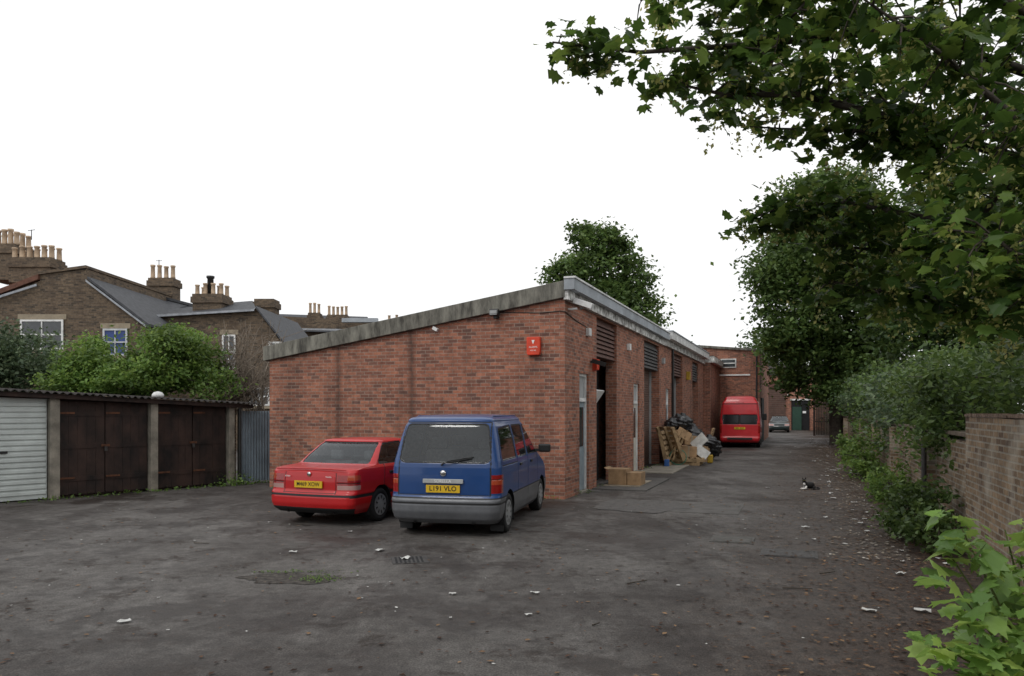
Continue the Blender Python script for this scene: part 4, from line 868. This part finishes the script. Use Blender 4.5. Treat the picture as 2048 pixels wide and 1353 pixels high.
def fg():
    e=empty('sycamore_tree'); D=lambda a:[Vector(P(*q)) for q in a]
    TR=Vector((9.6,8.8,0)); 
    boughs=[
     ([(2450,330,8),(2100,160,8),(1800,60,8.2),(1500,90,8.4),(1280,105,8.6),(1105,85,8.8)],.07,.5,.14,760),
     ([(2450,200,7.6),(2000,0,7.6),(1700,-60,7.8),(1400,-10,8),(1280,0,8.2)],.06,.6,.2,780),
     ([(2450,420,8.4),(2048,322,8.4),(1800,240,8.4),(1600,190,8.5),(1450,190,8.6),(1340,165,8.8)],.07,.35,.2,780),
     ([(1900,270,8.4),(1700,262,8.6),(1560,258,8.8),(1450,250,9)],.03,.2,.10,230),
     ([(2450,380,9),(2150,340,9),(1950,260,9.2),(1750,200,9.4),(1620,150,9.6),(1420,130,9.8)],.05,.55,.35,850),
     ([(2300,330,7.4),(2048,250,7.4),(1860,90,7.4),(1700,-20,7.4)],.05,.5,.45,560),
     ([(2450,480,9),(2100,380,9),(1900,370,9),(1790,330,9.2)],.06,.25,.12,150),
     ([(2048,322,8.4),(1950,450,8.8),(1820,430,9),(1690,405,9.3),(1560,415,9.6),(1500,440,9.8)],.045,.42,.12,620),
     ([(2450,560,8.8),(2100,520,9),(1900,500,9.2),(1750,500,9.4),(1650,490,9.6)],.06,.55,.22,900),
     ([(2450,660,8.8),(2100,600,9),(1900,600,9.2),(1740,580,9.4),(1650,560,9.6)],.06,.45,.2,800),
     ([(2300,640,7),(2100,560,7.2),(1980,470,7.4),(1900,560,7.8)],.04,.45,.3,380),
     ([(2450,80,9.5),(2100,60,9.8),(1850,60,10),(1600,40,10.2),(1450,60,10.4)],.05,.6,.35,700),
     ([(1690,-80,7.8),(1560,60,7.8),(1540,150,7.9)],.02,.3,.2,150),
    ]
    C=[];SD=[];sp=[]
    for pts,r,s0,s1,n in boughs:
        q=D(pts); m=len(q); sp.append((q,[r*(1-.85*i/(m-1)) for i in range(m)]))
        if pts[0][0]>2400: sp.append(([TR+Vector((0,0,3.0+rng.random())),TR.lerp(q[0],.6)+Vector((0,0,q[0].z*.55)),q[0]],[r*2,r*1.4,r]))
        L_=[0]
        for i in range(m-1): L_.append(L_[-1]+(q[i+1]-q[i]).length)
        ncl=max(8,n//11)
        for k in range(ncl):
            t=rng.random()**.85*L_[-1]; i=max(0,min(m-2,int(np.searchsorted(L_,t)-1))); f=(t-L_[i])/(L_[i+1]-L_[i]); p=q[i].lerp(q[i+1],f); u=t/L_[-1]; s=s0+(s1-s0)*u
            c=p+Vector(rng.normal(size=3))*s*.6; c.z-=.05
            sp.append(([p,p.lerp(c,.5)+Vector((0,0,.06)),c],[.013,.009,.004]))
            nn=12; C.append(np.array(c)+rng.normal(size=(nn,3))*np.array([.16,.16,.09]))
            if rng.random()<.5:
                for z in range(3):
                    b=np.array(c)+rng.normal(size=3)*.12; SD.append(b+rng.normal(size=(10,3))*np.array([.035,.035,.08])-np.array([0,0,.13]))
    C=np.concatenate(C); leaves('foliage',C,.145,L_SYC,e,shape=SYC,flat=.42,droop=.7,vs=.5)
    leaves('seed_clusters',np.concatenate(SD),.055,L_SEED,e,flat=.1,droop=1)
    sp.append(([TR,TR+Vector((.1,0,2.5)),TR+Vector((-.1,.1,5)),TR+Vector((-.3,0,8))],[.32,.27,.22,.14]))
    tubes('trunk_and_limbs',sp,BARK,e,7)
fg()
def LB(x,y,z,r,rz=None): return (LW(x,y,z),(r,r,rz or r))
def shrub(name,blobs,ncl,cr,per,ls,mat,flat=.3,inner=.15):
    e=empty(name); pts,cl=crown(blobs,ncl,cr,per,inner); pts=pts[pts[:,2]>.02]; leaves('foliage',pts,ls,mat,e,flat=flat)
    sp=[]
    for i in range(10):
        b,r=blobs[rng.integers(len(blobs))]; q=Vector(cl[rng.integers(len(cl))]); sp.append(([Vector((b[0],b[1],max(0,b[2]-r[2]*1.1))),Vector(b),q],[.02,.015,.006]))
    tubes('stems',sp,BARK,e,5); return e
shrub('elder_bush',[LB(7.5,-2.6,2.35,.75,.6),LB(7.3,-1.2,2.1,.9,.7),LB(7.4,.8,2.2,1.0,.8),LB(6.9,0,1.6,.55,.5),LB(7.8,-4.2,2.5,.8,.45),LB(6.9,-1.9,1.55,.4,.4)],330,.35,40,.10,L_TREE)
shrub('elder_bush',[LB(7.6,3.5,2.2,1.1,.9),LB(7.7,10,2.2,1.4,1.1),LB(7.8,14,2.3,1.5,1.2)],260,.45,38,.13,L_TREE)
shrub('buddleia_bush',[LB(7.5,6.5,2.1,1.3,1.0),LB(7.0,5,1.4,.6,.5),LB(7.9,18,2.4,1.6,1.3)],220,.45,38,.13,L_GREY)
shrub('hedge_bush',[LB(7.9,22,2.3,1.5,1.2),LB(8,26,2.5,1.7,1.4),LB(8,31,2.6,1.9,1.6),LB(8,37,2.8,2.0,1.8)],300,.7,35,.2,L_DARK)
shrub('wall_weed_bush',[LB(6.25,-3.3,.42,.45,.42),LB(6.2,-2.6,.35,.42,.35),LB(6.35,-4.2,.3,.35,.28)],100,.22,32,.085,L_TREE)
shrub('wall_weed_bush',[LB(6.35,2.0,.4,.42,.4),LB(6.4,3.0,.3,.4,.3),LB(6.45,-.6,.3,.25,.35)],70,.2,28,.09,L_BUSH)
shrub('wall_weed_bush',[LB(6.3,7.5,.6,.6,.6),LB(6.3,9,.8,.6,.8),LB(6.4,11,.5,.5,.5)],90,.25,28,.11,L_BUSH)
e=empty('ivy'); pts=[]
for i in range(900):
    y=rng.uniform(-3.6,20); z=1.5-abs(rng.normal())*.35; q=LW(6.68-abs(rng.normal())*.06,y,z); pts.append(q)
leaves('foliage',pts,.09,L_TREE,e,flat=.1)
pts=[]
for i in range(700): q=LW(6.62-abs(rng.normal())*.10,rng.uniform(-9,35),0); pts.append((q[0],q[1],abs(rng.normal())*.09+.02))
leaves('verge_weeds',pts,.07,L_BUSH,flat=.2)
def sapling():
    e=empty('sycamore_sapling'); base=Vector((2.95,4.25,0)); sp=[];C=[]
    tips=[(1925,1060,4.2),(2010,1060,4.3),(1960,1130,4.0),(2040,1120,4.2),(1930,1200,3.9),(2000,1210,3.9),(1880,1290,3.9),(1960,1290,3.7),(2030,1280,3.8),(1905,1340,3.8),(2060,1190,4.1),(2080,1080,4.4),(1985,1350,3.7),(2050,1350,3.8),(2100,1300,4.0),(1900,1110,4.1),(2120,1200,4.2),(1935,1250,3.9)]
    for t in tips:
        q=Vector(P(*t)); sp.append(([base+Vector(rng.normal(size=3))*.04,base.lerp(q,.5)+Vector((0,0,.12)),q],[.011,.008,.004]))
        C.append(np.array(q)+rng.normal(size=(11,3))*np.array([.085,.085,.055]))
        m_=np.array(base.lerp(q,.7)); C.append(m_+rng.normal(size=(5,3))*.08)
    C=np.concatenate(C); C=C[C[:,2]>.05]
    leaves('foliage',C,.115,L_YOUNG,e,shape=SYC,flat=.5,droop=.3,vs=.5); tubes('stems',sp,M('green_stem',(.10,.12,.04),.7),e,6)
sapling()
def gb(px,py,d,r,rz=None): return Bl(px,py,d,r,rz)
shrub('buddleia_bush',[gb(20,745,21,55,50),gb(60,710,22,45,45),gb(-40,720,21,80),gb(100,750,21,45,40),gb(5,710,23,45,35)],300,.4,36,.13,L_GREY)
shrub('elder_bush',[gb(175,735,20.5,50,45),gb(240,765,20.5,70,35),gb(330,720,21,70,60),gb(390,725,21.5,50,55),gb(290,755,20.5,80,38),gb(350,680,21.5,42,32),gb(430,770,21,40,30),gb(140,770,20,50,30),gb(190,700,21,28,25)],560,.36,42,.11,L_BUSH)
e=empty('bare_shrub'); sp=[]
for i in range(90):
    b=Vector(P(rng.uniform(430,530),rng.uniform(800,840),22)); q=Vector(P(rng.uniform(430,570),rng.uniform(640,780),rng.uniform(21.5,23.5))); 
    sp.append(([b,b.lerp(q,.5)+Vector(rng.normal(size=3))*.18,q],[.022,.014,.007]))
    for k in range(5):
        s=b.lerp(q,rng.uniform(.4,.95)); sp.append(([s,s+Vector(rng.normal(size=3))*.3+Vector((0,0,.15))],[.009,.005]))
tubes('twigs',sp,TWIG,e,4)
pts=[]
def gl(s,y=0): return (-10.3+gx*s-gy*y*1.0, 15.6+gy*s+gx*y)
for s in rng.uniform(0,6.3,260): q=gl(s,-.12+rng.normal()*.05); pts.append((q[0],q[1],abs(rng.normal())*.04))
for i in range(220): q=gl(5.1+rng.normal()*.25,-.2+rng.normal()*.12); pts.append((q[0],q[1],abs(rng.normal())*.14))
leaves('weeds',pts,.07,L_BUSH,flat=.2)
pts=[]
for i in range(350): q=LW(.08+abs(rng.normal())*.06,rng.uniform(0,24),0); pts.append((q[0],q[1],abs(rng.normal())*.06))
for i in range(120): q=LW(rng.uniform(-7.5,0),-.06-abs(rng.normal())*.05,0); pts.append((q[0],q[1],abs(rng.normal())*.04))
leaves('wall_base_weeds',pts,.05,L_BUSH,flat=.2)
print('DONE',len(bpy.data.objects))
